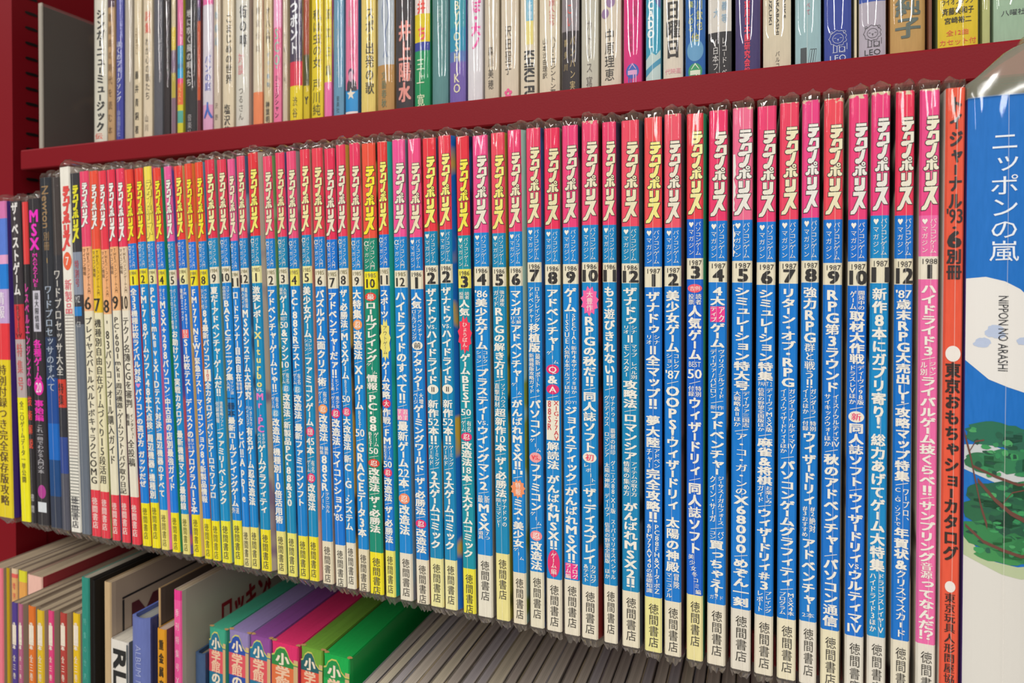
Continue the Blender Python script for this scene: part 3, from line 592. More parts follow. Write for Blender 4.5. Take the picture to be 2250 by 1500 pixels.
# ------------------------------------------------------------------ generic spine-on book
def book(lab, t, b, yp, bands, texts=(), depth=.15, sag=0.0, side=('c8bca8', 'c8bca8'), flare=.0003, group=None, name='book', cat='book', sleeve=None, h=None, z0=None,
         page='b8a68c', rz=0, worn=False, drop=.0006, seed=0, extra=None, thick=.0004, leftside=None, seam=True):
    """bands and texts are given with the photo's y of each edge; texts: (string, x fraction, y0, y1, width fraction, colour, bold)"""
    B, wd, hh, lean = frame_of(t[0], t[1], t[2], b[0], b[1], b[2], yp)
    if z0 is not None: B = Vector((B.x, B.y, z0))
    if h: hh = h
    T = thing(name, lab, cat, B, 0, lean if not rz else 0, rz, group)
    xc = lambda py: (t[0]+t[1])/2+((b[0]+b[1])/2-(t[0]+t[1])/2)*(py-t[2])/(b[2]-t[2])
    zz = lambda py: (P(xc(py), py, yp).z-B.z)
    bl = [(hh if j == 0 else zz(y), c) for j, (y, c) in enumerate(bands)]
    sg = sag*wd
    lm = side[0] if not isinstance(side[0], str) else cover_art(side[0], side[0]); rm = side[1] if not isinstance(side[1], str) else cover_art(side[1], side[1])
    cov, q = make_cover(T, wd, hh, depth, bl, lm, rm, sg, flare, worn, thick=thick)
    make_pages(T, q, hh, depth, col=page, drop=drop)
    k = Ink()
    for x in texts:
        s, cx, y0, y1, wf = x[:5]; c = x[5] if len(x) > 5 else BK; bd = x[6] if len(x) > 6 else 1; md = x[7] if len(x) > 7 else 'c'
        if md == 'c': k.col(s, cx*wd, zz(y0), zz(y1), wf*wd, c, bd)
        elif md == 'h': k.fit(s, (cx-wf/2)*wd, (cx+wf/2)*wd, zz(y1), zz(y0), c, bd)
        elif md == 'r': k.fit(s, (cx-wf/2)*wd, (cx+wf/2)*wd, zz(y1), zz(y0), c, bd, rot=90)
        elif md == 'q': k.rect((cx-wf/2)*wd, (cx+wf/2)*wd, zz(y1), zz(y0), c, 1)
        elif md == 'd': k.disc(cx*wd, (zz(y0)+zz(y1))/2, wf*wd/2, (zz(y0)-zz(y1))/2, c, bd)
    if extra: extra(k, wd, zz)
    n = 8; k.build(T, curve=([-wd/2+wd*j/n for j in range(1, n)], yfun(wd, sg)) if sg else None)
    if sleeve == 'gloss': make_sleeve(T, wd, hh, seed, sag=sg, mat=FILM_GLOSS, jit=.00012, gap=.0006, seam=seam, flare=flare, bot=.0002)
    elif sleeve: make_sleeve(T, wd, hh, seed, sag=sg, flare=flare, bot=.005, seam=seam)
    return T, wd, hh

# magazines and mooks at the left end of the row
book('thin glossy magazine, pink white and blue spine, leftmost at frame edge', (-22, 14, 436), (-2, 27, 1130), 0, [(0, 'd878b0'), (480, '5c80d8'), (560, 'e8a8d0'), (580, '2080d8'), (635, 'c8a8d8'), (710, 'e83840'), (790, 'e8d020')],
     [('特別付録つき完全保存版攻略', 0, 800, 1110, .6, '604820', 1), ('情報', 0, 640, 700, .6, 'f0e8f0', 1)], depth=.2, side=('402080', '3c2070'), name='magazine', cat='magazine', sleeve=1, z0=.0006, flare=.0012, seed=301)
def dark(k, wd, zz): pass
book('black magazine with white katakana reading the best game and yellow foot', (19, 43.5, 434), (48, 66, 1138), 0, [(0, '3c3438'), (668, 'c83038'), (745, 'b8a8a8'), (873, 'f0e818')],
     [('ザ・ベストゲーム', 0, 442, 650, .72, 'e8e4e0', 2), ('REVIEW', 0, 670, 742, .5, '702020', 1), ('特集号', 0, 750, 860, .6, 'd06060', 1), ('全二〇ゲームデータ一挙公開', 0, 880, 1060, .45, '605810', 1)],
     depth=.2, side=('2a2428', '302a30'), name='magazine', cat='magazine', sleeve=1, z0=.0006, seed=302)
book('thin red magazine with magenta katakana beside the black magazine', (45.5, 60, 434), (68.5, 79, 1140), 0, [(0, 'e03c3c'), (580, '282428')],
     [('レスベルエンジンズの', 0, 620, 850, .8, 'd838a0', 2), ('技術解説', 0, 865, 990, .8, 'e85038', 1), ('徳間', 0, 1080, 1130, .6, 'd0ccc8', 0)],
     depth=.2, side=('2a2428', '281c20'), name='magazine', cat='magazine', sleeve=1, z0=.0006, seed=303)
def badge(k, wd, zz):
    k.rect(-wd*.30, wd*.36, zz(728), zz(638), 'c8c4d0', 1); k.col('最大限情報', wd*.03, zz(642), zz(724), wd*.4, '303038', 1)
    k.disc(0, zz(850), wd*.42, .006, 'e820a8', 1); k.fit('20', -wd*.24, wd*.24, zz(862), zz(840), 'f8e0f0', 1)
    k.disc(0, zz(1080), wd*.36, .005, 'b03890', 1); k.rect(-wd*.38, wd*.38, zz(1125), zz(1103), 'd8dce0', 1)
book('black magazine with magenta lettering and grey oval badge, left of tall charcoal mooks', (61.5, 85, 432), (81, 108, 1150), 0, [(0, '302c30')],
     [('MSX', 0, 458, 550, .92, 'f020c0', 2), ('MAGAZINE', 0, 555, 630, .5, 'e828b0', 1), ('各種ゲーム', 0, 745, 835, .7, 'e828b0', 2), ('事始編', 0, 878, 925, .8, 'e828b0', 2), ('これ一冊でわかる入門の本', 0, 932, 1040, .6, 'c8c4c8', 0)],
     depth=.2, side=('2a2428', '28242c'), name='magazine', cat='magazine', sleeve=1, z0=.0006, extra=badge, seed=304)
def nbl(k, wd, zz): pass
book('charcoal mook with gold lettering head and blue foot', (86, 110, 386), (111, 136, 1156), 0, [(0, '2c2e34'), (740, '283858'), (830, '1c4c98'), (930, '1468c0'), (1010, '184880'), (1090, '343c50')],
     [('Newton', 0, 408, 500, .6, '9a7a50', 1, 'r'), ('別冊', 0, 508, 550, .55, '8a7050', 1), ('1', 0, 565, 578, .5, 'a08040', 1), ('ワードプロセッサのすべて', 0, 625, 860, .72, 'a8b4c4', 1)],
     depth=.2, side=('28282c', '302c30'), name='magazine', cat='magazine', sleeve=1, z0=.0006, seed=305)
book('dark grey mook with pale word processor title and red strip', (111, 128, 385), (136, 153, 1160), 0, [(0, '443c3a'), (560, '34343a'), (833, 'd04030'), (895, '303038'), (960, '304890'), (1040, '545460')],
     [('ワードプロセッサ大全', -.05, 590, 825, .95, 'd0ccc4', 1), ('特集', 0, 840, 890, .7, '402020', 1)], depth=.2, side=('302c2c', '484440'), name='magazine', cat='magazine', sleeve=1, z0=.0006, seed=306)
def stripes(k, wd, zz):
    for j in range(64):
        y = 690+j*7; k.rect(-wd*.46, wd*.46, zz(y+3), zz(y), 'a8a098' if j < 45 else '989890', 1)
    k.disc(.05*wd, zz(573), wd*.42, .0065, 'e86038', 2); k.fit('7', -wd*.1, wd*.2, zz(582), zz(564), 'f4ece0', 1)
book('white magazine with big red logo and number 7 in an orange disc', (129, 152, 378), (156, 178, 1180), 0, [(0, 'ece8dc')],
     [('新製品', .05, 612, 690, .75, 'e06070', 1), ('徳間書店', 0, 1090, 1160, .7, '404048', 1)], depth=.2, side=('d8d0c0', 'c8c0b8'), name='magazine', cat='magazine', sleeve=1, z0=.0006, seed=307,
     extra=lambda k, wd, zz: (stripes(k, wd, zz), logo(k, -wd*.45, wd*.48, zz(550), zz(408), 'e04844', 'e04844', 4)))
book('dark magazine with yellow logo head and grey spine with blue square', (153, 171, 383), (178, 200, 1176), 0, [(0, '38363a'), (553, '8890a0'), (647, '3c3c44'), (712, '68707c')],
     [('', 0, 560, 640, .5), ('特別号', 0, 570, 630, .5, 'b04858', 1), ('MZ', 0, 650, 664, .5, 'c8c8c8', 0, 'h'), ('■', 0, 672, 695, .9, '2080c8', 1), ('CB', 0, 706, 718, .5, 'b8b8b8', 0, 'h')], depth=.2, side=('48484c', '606468'), name='magazine', cat='magazine', sleeve=1, z0=.0006, seed=308,
     extra=lambda k, wd, zz: logo(k, -wd*.45, wd*.48, zz(532), zz(406), 'e0d820', '504818', 4))

# ------------------------------------------------------------------ right end of the row
T, wtj, htj = book('tall orange toy show catalogue with black lettering standing proud of the row', (2078, 2124, 176), (2061, 2107, 1560), -.002, [(0, 'e8583c')],
     [('トイジャーナル', .02, 210, 460, .72, '2c2224', 2), ("'93", 0, 458, 490, .8, '2c2224', 1, 'h'), ('・', 0, 492, 508, .8, '2c2224', 1), ('6', 0, 508, 543, .62, '2c2224', 2, 'h'),
      ('別冊', 0, 546, 614, .78, '2c2224', 2), ('●', 0, 758, 796, .86, 'ece4dc', 0), ('東京おもちゃショーカタログ', 0, 795, 1232, .8, '30201c', 2),
      ('●', 0, 1275, 1302, .6, 'ece4dc', 0), ('東京玩具人形問屋協', 0, 1302, 1500, .58, '30201c', 1)], depth=.21, side=('e8e0d4', 'c04830'), name='catalogue', cat='catalogue', z0=.0006, seed=401)
make_sleeve(T, wtj, htj, 402, top=.0045, bot=.004)
YBIG = -.004
def arashi(k, wd, zz):
    rr = random.Random(3)
    def blob(cx, y, rx, ry, c, layer, n=22, j=.12):
        pts = [(wd*(cx+rx*math.cos(2*math.pi*i/n)*(1+rr.uniform(-j, j))), zz(y+ry*math.sin(2*math.pi*i/n)*(1+rr.uniform(-j, j)))) for i in range(n)]
        pts = [(max(-wd*.5, min(wd*.5, x)), z) for x, z in pts]; k.poly(pts, c, layer)
    k.poly([(x*wd, zz(y)) for x, y in [(-.5, 612), (-.25, 608), (0, 618), (.2, 635), (.5, 680), (.5, 860), (.3, 862), (.05, 850), (-.2, 835), (-.5, 795)]], 'e6e2dc', 1)
    for _ in range(6): blob(rr.uniform(-.3, .3), rr.uniform(700, 760), .1, 9, 'b8c4dc', 2)
    # the lower, pale half of the jacket
    k.poly([(x*wd, zz(y)) for x, y in [(-.5, 1232), (-.3, 1244), (0, 1262), (.25, 1268), (.5, 1262), (.5, 1560), (-.5, 1560)]], 'dcd8d0', 1)
    k.poly([(x*wd, zz(y)) for x, y in [(-.5, 1180), (-.5, 1232), (-.3, 1244), (0, 1262), (.25, 1268), (.5, 1262), (.5, 1235), (.2, 1242), (-.1, 1236), (-.3, 1218)]], 'b8c49c', 2)
    k.poly([(x*wd, zz(y)) for x, y in [(-.5, 985), (-.2, 978), (.1, 992), (.5, 985), (.5, 1060), (.2, 1070), (-.1, 1062), (-.5, 1040)]], 'c8cccc', 1)
    for cx, y, rx, ry, c in [(-.1, 955, .42, 26, '1f6b50'), (.25, 970, .3, 20, '24604c'), (.1, 1012, .4, 26, '2c7c50'), (-.25, 1020, .25, 22, '2a7048'), (.35, 1025, .2, 22, '1e6448'),
                             (.05, 1090, .48, 34, '1c5c40'), (.3, 1075, .26, 22, '2c7c4c'), (-.1, 1130, .45, 34, '1f6440'), (.2, 1150, .35, 32, '1a543c'), (-.2, 1180, .36, 30, '2e8048'), (.2, 1200, .34, 30, '2a7844'), (.05, 1222, .4, 16, '3a8c4c')]:
        blob(cx, y, rx, ry, c, 3, 26, .14)
    for _ in range(70):
        y = rr.uniform(945, 1225); blob(rr.uniform(-.42, .46), y, rr.uniform(.03, .08), rr.uniform(3, 8), rr.choice(['2f8a54', '174c38', '3a9858', '1c5c44', '49a060']), 4, 9, .25)
    for path, wd_ in (([(-.5, 960), (-.42, 1010), (-.36, 1060), (-.28, 1120), (-.2, 1160)], .05), ([(-.4, 1030), (-.1, 1048), (.2, 1062), (.5, 1055)], .02), ([(-.33, 1060), (-.1, 1100), (.1, 1125), (.3, 1140), (.5, 1138)], .034),
                      ([(-.48, 1165), (-.25, 1195), (0, 1208), (.25, 1218), (.5, 1210)], .024), ([(-.44, 1000), (-.36, 975), (-.25, 970)], .012), ([(.0, 1105), (.12, 1080), (.3, 1072)], .01)):
        up = [(x*wd, zz(y-wd_*150)) for x, y in path]; dn = [(x*wd, zz(y+wd_*150)) for x, y in path][::-1]; k.poly(up+dn, '6a4034', 5)
T, wb, hb = book('thick blue jacketed book with white vertical title, cloud and pine painting', (2129, 2300, 240), (2114, 2284, 1640), YBIG, [(0, '1470c4')],
     [('ニッポンの嵐', -.02, 285, 575, .40, 'e8eef4', 0), ('NIPPON NO ARASHI', -.02, 650, 815, .13, '20242c', 0, 'r')], depth=.2, sag=.07, side=('5848a0', '2060a8'), name='book', z0=.0006, thick=.001, drop=.004, extra=arashi, seed=410)  # purple left side: a reflection on the rounded edge, put into the cover colour
make_sleeve(T, wb, hb, 411, sag=.07*wb, top=.004, bot=.004, capdepth=.014, rise=.03, topmat=film(.42, .16, 'a8ac98', 1.6))
# ------------------------------------------------------------------ upper shelf: paperbacks in glossy sleeves
Y2 = .05; ZS = ZU+.0004
GRP = 'sleeved paperbacks on the upper shelf'
k_ = 0
def top(lab, x0, x1, bands, texts=(), side=None, extra=None, sag=.13, h=None, gloss=True, lean=0):
    global k_; k_ += 1
    xc = (x0+x1)/2; yb = P(0, 0).z
    # foot of the spine stands on the shelf board, just out of sight behind the lip
    d = ray(xc, 150); t = (Y2+DCAM)/d.y; s = FW.dot(d)*t
    yb = 612-(ZS-ZCAM)/s*F_PX+ (0)
    hh = h or R.uniform(.176, .19)
    book(lab, (x0+.8, x1-.8, yb-200), (x0+.8+lean, x1-.8+lean, yb), Y2+R.uniform(-1, 1)*(.0002 if x0 < 800 else .0008), bands, texts, depth=.13, sag=sag, side=side or (bands[-1][1], bands[-1][1]), z0=ZS, h=hh,
         group=GRP, sleeve='gloss' if gloss else None, seed=500+k_, extra=extra, flare=.0002, seam=(k_ % 3 == 0))
CR = 'd8ccb4'
LAB = []
def TT(lab, *a, **kw): top(lab, *a, **kw)
TT('cream paperback with heavy black slanted katakana, first beside the dark cover', 201, 232, [(0, 'd8d4c4')], [('シンガーニューミュージック', .12, 20, 290, .55, '1c1c1c', 2), ('伝', 0, 292, 306, .6, 'e07060', 1)])
TT('narrow tan paperback with brown lettering between cream and violet spines', 233, 251, [(0, '503848'), (16, 'b89468')], [('歌謡曲の時代を読む本', 0, 25, 300, .55, '6a4c2c', 0)])
TT('violet-blue paperback with white lettering', 252, 270, [(0, '3a409a')], [('ぼくのフォークソング', 0, 90, 225, .65, 'd8dcec', 1), ('自由国民社', 0, 242, 300, .5, 'a0a8d0', 0)])
TT('plain greige paperback without visible lettering beside violet one', 271, 290, [(0, 'b4aa9c')])
TT('cream paperback with small black name, right of plain greige one', 291, 310, [(0, 'd8c8a8')], [('さだまさし', 0, 60, 120, .5, '8a7048', 0), ('藤井青銅著', 0, 150, 300, .5, '2c2620', 1)])
TT('cream paperback with red square printed head', 311, 333, [(0, 'dcccb0')], [('詩集', .1, 22, 75, .55, 'e04830', 1), ('わが心の歌たち', .1, 82, 220, .5, '50443a', 0), ('山川', 0, 250, 290, .4, '504438', 0)])
TT('slate grey paperback with lilac glare and no lettering', 334, 356, [(0, '585860')])
TT('near-black paperback without lettering', 357, 373, [(0, '2a2022')])
TT('thin paperback with yellow and mauve patchwork spine', 374, 386, [(0, 'c8b890'), (60, 'd8c030'), (110, '806880'), (160, 'b8a840'), (215, '846878')])
TT('thin paperback with pink, cyan, orange and yellow blocks', 387, 402, [(0, 'e070a0'), (100, '389cc0'), (140, '3078a0'), (150, '10a0d0'), (172, 'e84880'), (183, 'e87040'), (230, 'd8c828'), (243, '58a898'), (270, 'd0c830')], [('ベスト', 0, 190, 228, .6, 'e8c860', 1)])
TT('black paperback with white lettering above orange spined neighbour', 403, 430, [(0, '2c2a2c')], [('地に吹く風の唄たち', -.05, 20, 190, .5, 'c8c4c0', 1), ('音楽社', 0, 250, 300, .4, 'a8a4a4', 0)])
TT('thin orange paperback with navy and violet head', 431, 441, [(0, '70307a'), (16, '283458'), (46, 'c05024'), (220, '6a2430')])
TT('pastel lilac and white paperback with blue brush lettering', 442, 466, [(0, 'e86ca8'), (10, 'd4ccd4'), (230, 'd8a0c0')], [('パンの庭', .1, 120, 200, .6, '6a74c0', 1), ('人', .1, 215, 270, .8, '3060b8', 2)])
TT('greige paperback with faint sky-blue lettering', 467, 484, [(0, 'c8b8a4')], [('青春記', 0, 20, 105, .6, '88a8b8', 1), ('沢野', 0, 220, 270, .45, '807060', 0)])
TT('cream paperback with black title まじめの世界', 485, 512, [(0, 'dccdb0')], [('こまじめの世界', .15, 30, 185, .5, '28221c', 1), ('塩沢茂', .0, 228, 300, .55, '28221c', 1)])
TT('pale grey paperback with black head lettering and small pink words', 514, 545, [(0, 'd4d0c4')], [('街の噂', .15, 10, 105, .5, '3c4048', 1), ('対談', 0, 115, 165, .5, 'e08890', 0), ('つるさん', 0, 190, 265, .4, '807c74', 0)])
TT('cream paperback with orange foot block', 553, 576, [(0, 'd8cab0'), (202, 'e88858')], [('黄金伝説', .1, 10, 120, .4, '807460', 0)])
TT('tan paperback ending in 入門 with blue small text', 577, 597, [(0, 'd0bc94')], [('オー八入門', .1, 15, 95, .5, '3c3020', 1), ('ギター教則', .15, 112, 195, .35, '3a84b0', 0), ('榊葉明', .05, 222, 270, .5, '30281c', 1)])
TT('bright pink paperback with mint letters', 598, 618, [(0, 'f0a8cc'), (60, 'e8749c')], [('SCO', 0, 60, 145, .75, '7cc8a8', 1), ('・', 0, 140, 156, .7, '7cc8a8', 1), ('ミュージシャン', 0, 165, 260, .5, '4c2838', 1)])
TT('narrow beige paperback with faint grey lettering', 619, 632, [(0, 'ccbca4')], [('芝居の話', 0, 60, 190, .5, '887c6c', 0)])
TT('purple paperback with white brush letters, red band and yellow foot', 633, 663, [(0, '4a4058'), (135, 'd8304c'), (188, 'e4cc20')], [('つポント', -.1, 0, 120, .7, 'e8e8ec', 2), ('渋谷', 0, 210, 260, .4, '6a5c10', 0)])
TT('thin book with brown head and olive and yellow foot', 664, 680, [(0, 'a04420'), (120, '4c4c1c'), (188, 'd0b818')], [('Y', .1, 205, 235, .7, '242010', 2)])
TT('yellow paperback titled 私は虫の女 by 戸川純', 681, 709, [(0, 'e0c820')], [('私は虫の女', .05, 20, 150, .8, '30300c', 0), ('戸川純', .0, 172, 255, .7, '4c4a10', 0)])
TT('yellow paperback with pink foot block', 710, 729, [(0, 'e0cc30'), (180, 'e870a8')], [('玉工三篇', .1, 10, 175, .75, '4a4818', 1)])
TT('steel-blue paperback with faint pale lettering', 730, 755, [(0, '6898b4')], [('六月のきみたち', .0, 60, 170, .35, 'a8bcc0', 0), ('音楽社', 0, 210, 248, .3, '385868', 0)])
def man(k, wd, zz):
    k.rect(-wd*.5, wd*.5, zz(262), zz(197), '1890d0', 1)
    k.disc(0, zz(168), wd*.2, .0035, 'c89ab0', 2); k.disc(0, zz(160), wd*.24, .0030, '50405a', 1)
    k.poly([(x*wd, zz(y)) for x, y in [(-.38, 200), (-.34, 182), (-.16, 174), (0, 180), (.16, 174), (.38, 180), (.44, 200)]], '3a343e', 2)
    pts = []
    for i in range(10):
        a = math.pi/2+i*math.pi/5; r = 1 if i % 2 == 0 else .42; pts.append((math.cos(a)*r*wd*.36, zz(207)+math.sin(a)*r*wd*.42))
    k.poly(pts, 'e8dcc8', 3); k.rect(-wd*.5, wd*.5, zz(262), zz(245), 'e8d8d0', 3)
TT('pink paperback with small figure photo, cream star and blue foot', 756, 786, [(0, 'e8789c')], [('高橋', -.05, 20, 60, .4, 'c8a0a8', 0), ('岡本', .1, 85, 140, .4, 'b85078', 0)], side=('2060a0', '2068a8'), extra=man)
TT('pale yellow paperback titled スポー出発の歌', 790, 824, [(0, 'e4cc70')], [('スポー出発の歌', .15, 15, 208, .58, '30281c', 1)])
def vines(k, wd, zz):
    for s, c in ((-1, '7888a8'), (1, '6878a0')):
        pts = [(s*wd*(.08+.14*math.sin(t*2.2)), zz(t*42)) for t in [0, .5, 1, 1.5, 2, 2.5, 3]]
        k.poly(pts+[(x+wd*.05, z) for x, z in pts[::-1]], c, 2)
TT('silver grey and tan paperback with fine vine drawing', 826, 865, [(0, 'b0b8c0'), (142, 'b88c50')], [('文藝春秋', -.05, 155, 236, .32, '707858', 1)], extra=vines)
TT('black paperback with large pink-edged white kanji', 866, 907, [(0, '3c363a')], [('井上陽水', .05, 45, 225, .7, 'e09084', 2), ('井上陽水', .05, 45, 225, .66, 'ecdcd4', 0)])
TT('multicolour paperback, yellow and blue over green foot with 三上寛', 908, 944, [(0, 'e8d8d0'), (30, 'e0c818'), (92, '34409a'), (111, '0c9058')], [('三上', -.08, 126, 185, .55, 'e0e4c4', 1), ('寛', -.05, 205, 235, .55, 'd0dcb4', 1), ('井', .0, 0, 30, .6, 'e84030', 2), ('ち', .05, 55, 90, .6, 'e85030', 2)])
TT('grey-teal paperback with faint letters at its head', 946, 984, [(0, '5c8c8c')], [('はやし', .0, 10, 60, .25, 'a8c0b8', 0)], sag=.16)
TT('turquoise paperback fading to purple with cream latin capitals', 985, 1023, [(0, '3898a8'), (60, '2890b0'), (112, '5878b4'), (135, '7460ac')], [('BYYOSHIKO', .0, 0, 205, .45, 'e4dcb4', 1)])
TT('white paperback with hot pink brush kana', 1025, 1060, [(0, 'dcd8dc')], [('ぽ・大ノ', .1, 0, 110, .62, 'ec3c9c', 2)])
TT('greige paperback with small black name 森川美穂', 1062, 1096, [(0, 'ccbea8')], [('森川美穂', -.02, 100, 198, .4, '443c34', 0)])
TT('cream paperback with 沢田聖子 and tiny pink flower', 1098, 1139, [(0, 'd8cab4')], [('沢田聖子', -.05, 55, 165, .4, '50463c', 0), ('✿', -.05, 192, 215, .5, 'e8508c', 1)])
def kf(k, wd, zz):
    k.rect(-wd*.12, wd*.3, zz(46), zz(-20), '6cb4d0', 1); k.rect(-wd*.12, wd*.3, zz(98), zz(46), 'e0d074', 1); k.fit('KHIKU FU', -wd*.22, wd*.34, zz(214), zz(112), '242424', 2, rot=90)
TT('cream paperback with blue and yellow label and bold black capitals', 1141, 1180, [(0, 'dcd0b8')], [('新聞', .1, 4, 44, .3, 'd8ecf0', 0)], extra=kf)
TT('cream paperback with two fine columns and red head lettering', 1182, 1230, [(0, 'dccfb6')], [('旅人たち', .15, 0, 58, .3, 'd06068', 0), ('ハリー・エジントン著', .2, 80, 210, .28, '3c362e', 0), ('山本沙由理訳', -.2, 82, 172, .26, '3c362e', 0)])
TT('grey paperback with black label reading バンバン', 1232, 1273, [(0, '8c8488'), (68, '3a3436')], [('こい', 0, 5, 62, .4, 'e05040', 0), ('バンバン実', .15, 78, 200, .32, 'c8b078', 0), ('喜多川', -.25, 80, 160, .26, 'c0a870', 0)])
TT('grey-white paperback in badly creased sleeve, カトリス lettering', 1275, 1315, [(0, 'c4c0b0')], [('カトリス寫', 0, 40, 195, .4, '686058', 0)])
def pfl(k, wd, zz):
    for x, y, r in ((0, 4, .0032), (-.28, 28, .0028), (.1, -10, .003)): k.disc(x*wd, zz(y), r*.8, r, '907098', 2)
TT('cream paperback titled 中原理恵 with purple petals', 1318, 1365, [(0, 'd8ccb8')], [('中原理恵', -.05, 62, 178, .52, '2c2824', 0)], extra=pfl)
def emb(c1, c2):
    def f(k, wd, zz):
        k.disc(0, zz(156), wd*.36, .0042, c1, 1); k.poly([(x*wd, zz(y)) for x, y in [(-.22, 152), (0, 138), (.22, 152), (.18, 152), (0, 142), (-.18, 152)]], c2, 2)
        k.rect(-wd*.26, wd*.26, zz(164), zz(154), c2, 2)
        for x in (-.2, -.07, .07, .2): k.rect((x-.03)*wd, (x+.03)*wd, zz(182), zz(164), c1 if x < 0 else c2, 3)
    return f
TT('hot pink paperback with blue pavilion emblem', 1368, 1411, [(0, 'd8307c')], [('小室等', .15, 0, 40, .2, 'a82458', 0), ('音楽選書', -.1, 50, 115, .22, 'a82458', 0)], extra=emb('2c58b0', 'd8a0c8'))
def sea(k, wd, zz):
    k.poly([(x*wd, zz(y)) for x, y in [(-.5, 130), (-.1, 115), (.2, 122), (.5, 110), (.5, 190), (-.5, 190)]], 'b8ccc8', 1)
    k.poly([(x*wd, zz(y)) for x, y in [(-.5, 152), (0, 140), (.5, 128), (.5, 140), (0, 152), (-.5, 168)]], '3c90b0', 2)
    k.poly([(x*wd, zz(y)) for x, y in [(0, -20), (.5, -20), (.5, 20), (.2, 8)]], '5c5c98', 1)
TT('aqua paperback with white script and seascape', 1417, 1453, [(0, '3c9cb8')], [('CADOL', -.15, 0, 105, .5, 'ecf0ec', 2)], extra=sea)
TT('cream paperback with huge black 日曜日', 1455, 1502, [(0, 'dcd2c0')], [('日曜日', 0, 0, 128, .74, '28241f', 2), ('代映画', 0, 150, 162, .8, 'e8a0ac', 0, 'h')])
def skyg(k, wd, zz): k.disc(0, zz(110), wd*.42, .006, '5c98c0', 1); emb('28945c', 'd8e0c8')(k, wd, zz)
TT('blue paperback with yellow lettering and green pavilion emblem', 1504, 1551, [(0, '1c60a8')], [('川欽也', .22, 0, 68, .32, 'd0c840', 0), ('楽しめる', -.22, 0, 70, .3, 'c8cc50', 0), ('他', .0, 72, 92, .4, 'd8cc30', 0)], extra=skyg)
TT('white paperback with black wraparound band and fine white text', 1554, 1609, [(0, 'd4cec4'), (70, '343234')], [('義等', .2, 0, 55, .26, '88b0cc', 0), ('大', -.15, 5, 50, .26, '90b4cc', 0), ('レコード・ベスト', .2, 82, 200, .26, 'd8d4d0', 0), ('(日本フォーク', -.18, 84, 200, .28, 'd8d4d0', 0)], sag=.09)
TT('dark purple paperback with bright red lettering', 1614, 1672, [(0, '44386c')], [('実用日本語研究会編', -.02, 0, 165, .24, 'e02048', 2)])
TT('cream paperback with three columns of black capitals', 1675, 1740, [(0, 'd6cab0')], [('NIKS', .26, 0, 42, .1, '2c2824', 1, 'r'), ('NAKABASHI', .02, -20, 76, .1, '2c2824', 1, 'r'), ('UZUKI', -.24, -10, 52, .1, '2c2824', 1, 'r'), ('パルコ', .02, 112, 150, .16, '403a34', 0)], sag=.09)
def rad(k, wd, zz):
    k.rect(-wd*.3, -wd*.06, zz(145), zz(104), '343c40', 2)
    for j in range(3): k.poly([((.0+.09*j)*wd, zz(140)), ((.08+.09*j)*wd, zz(108)), ((.16+.09*j)*wd, zz(108)), ((.08+.09*j)*wd, zz(140))], '404c50', 2); k.poly([((.02+.09*j)*wd, zz(138)), ((.09+.09*j)*wd, zz(110)), ((.14+.09*j)*wd, zz(110)), ((.07+.09*j)*wd, zz(138))], 'a0c0c4', 3)
TT('pale teal paperback with small dark square drawing', 1746, 1806, [(0, '9cbcc0')], [('べて', .0, 4, 34, .16, 'c86078', 0)], extra=rad, sag=.1)
def lion(line, face, y0):
    def f(k, wd, zz):
        cy = zz(y0); s = wd*.014; w_ = wd; wd = wd*1.22
        def ring(cx, cz, r, t, n=26, lob=0):
            o = [(cx+(r+lob*abs(math.sin(i*math.pi*9/n/1)))*math.cos(2*math.pi*i/n), cz+(r+lob*abs(math.sin(i*math.pi*9/n)))*math.sin(2*math.pi*i/n)) for i in range(n)]
            m = [(cx+(p[0]-cx)*(1-t/r), cz+(p[1]-cz)*(1-t/r)) for p in o]
            k.add(o+m, sum([[(i, (i+1) % n, n+i), ((i+1) % n, n+(i+1) % n, n+i)] for i in range(n)], []), line, 3)
        ring(0, cy, wd*.23, s, lob=wd*.06); ring(0, cy-wd*.01, wd*.17, s)
        ring(-wd*.2, cy+wd*.21, wd*.045, s, 12); ring(wd*.2, cy+wd*.21, wd*.045, s, 12)
        for sx in (-1, 1):
            k.rect(sx*wd*.09-wd*.035, sx*wd*.09+wd*.035, cy+wd*.0, cy+wd*.012, line, 3)
        k.poly([(-wd*.035, cy-wd*.03), (wd*.035, cy-wd*.03), (0, cy-wd*.07)], line, 3); k.rect(-s/2, s/2, cy-wd*.11, cy-wd*.06, line, 3)
        # sitting body, legs and tail
        for x0, x1, z0, z1 in ((-.15, -.13, -.48, -.22), (-.04, -.02, -.48, -.26), (.03, .05, -.48, -.26), (-.17, -.02, -.49, -.475), (.03, .22, -.49, -.475), (.2, .22, -.48, -.3), (.27, .285, -.4, -.18)):
            k.rect(x0*wd, x1*wd, cy+z0*wd, cy+z1*wd, line, 3)
        ring(.12*wd, cy-wd*.38, wd*.09, s, 16)
        k.fit('LEO', -w_*.3, w_*.3, cy-w_*.94, cy-w_*.70, line, 0)
    return f
TT('royal blue paperback with white line-drawn lion emblem', 1810, 1873, [(0, '30449a')], extra=lion('d4d8e4', '30449a', 84), sag=.1)
TT('lilac-grey paperback with black line-drawn lion emblem', 1886, 1949, [(0, '3050a8'), (3, 'b4acb8')], extra=lion('282428', 'b4acb8', 72), side=('d0c4a8', 'b82840'), sag=.1)
TT('thin tan gap-filling booklet between the two lion paperbacks', 1875, 1885, [(0, 'd0c4a4')], gloss=False, sag=.05)
TT('ochre paperback with large grey 純子', 1955, 2036, [(0, 'c09858')], [('純子', .0, -12, 84, .74, '56645c', 2)], sag=.1)
TT('thin chestnut-brown spine right of ochre paperback', 2038, 2050, [(0, '7a4c38')], gloss=False, sag=.05)
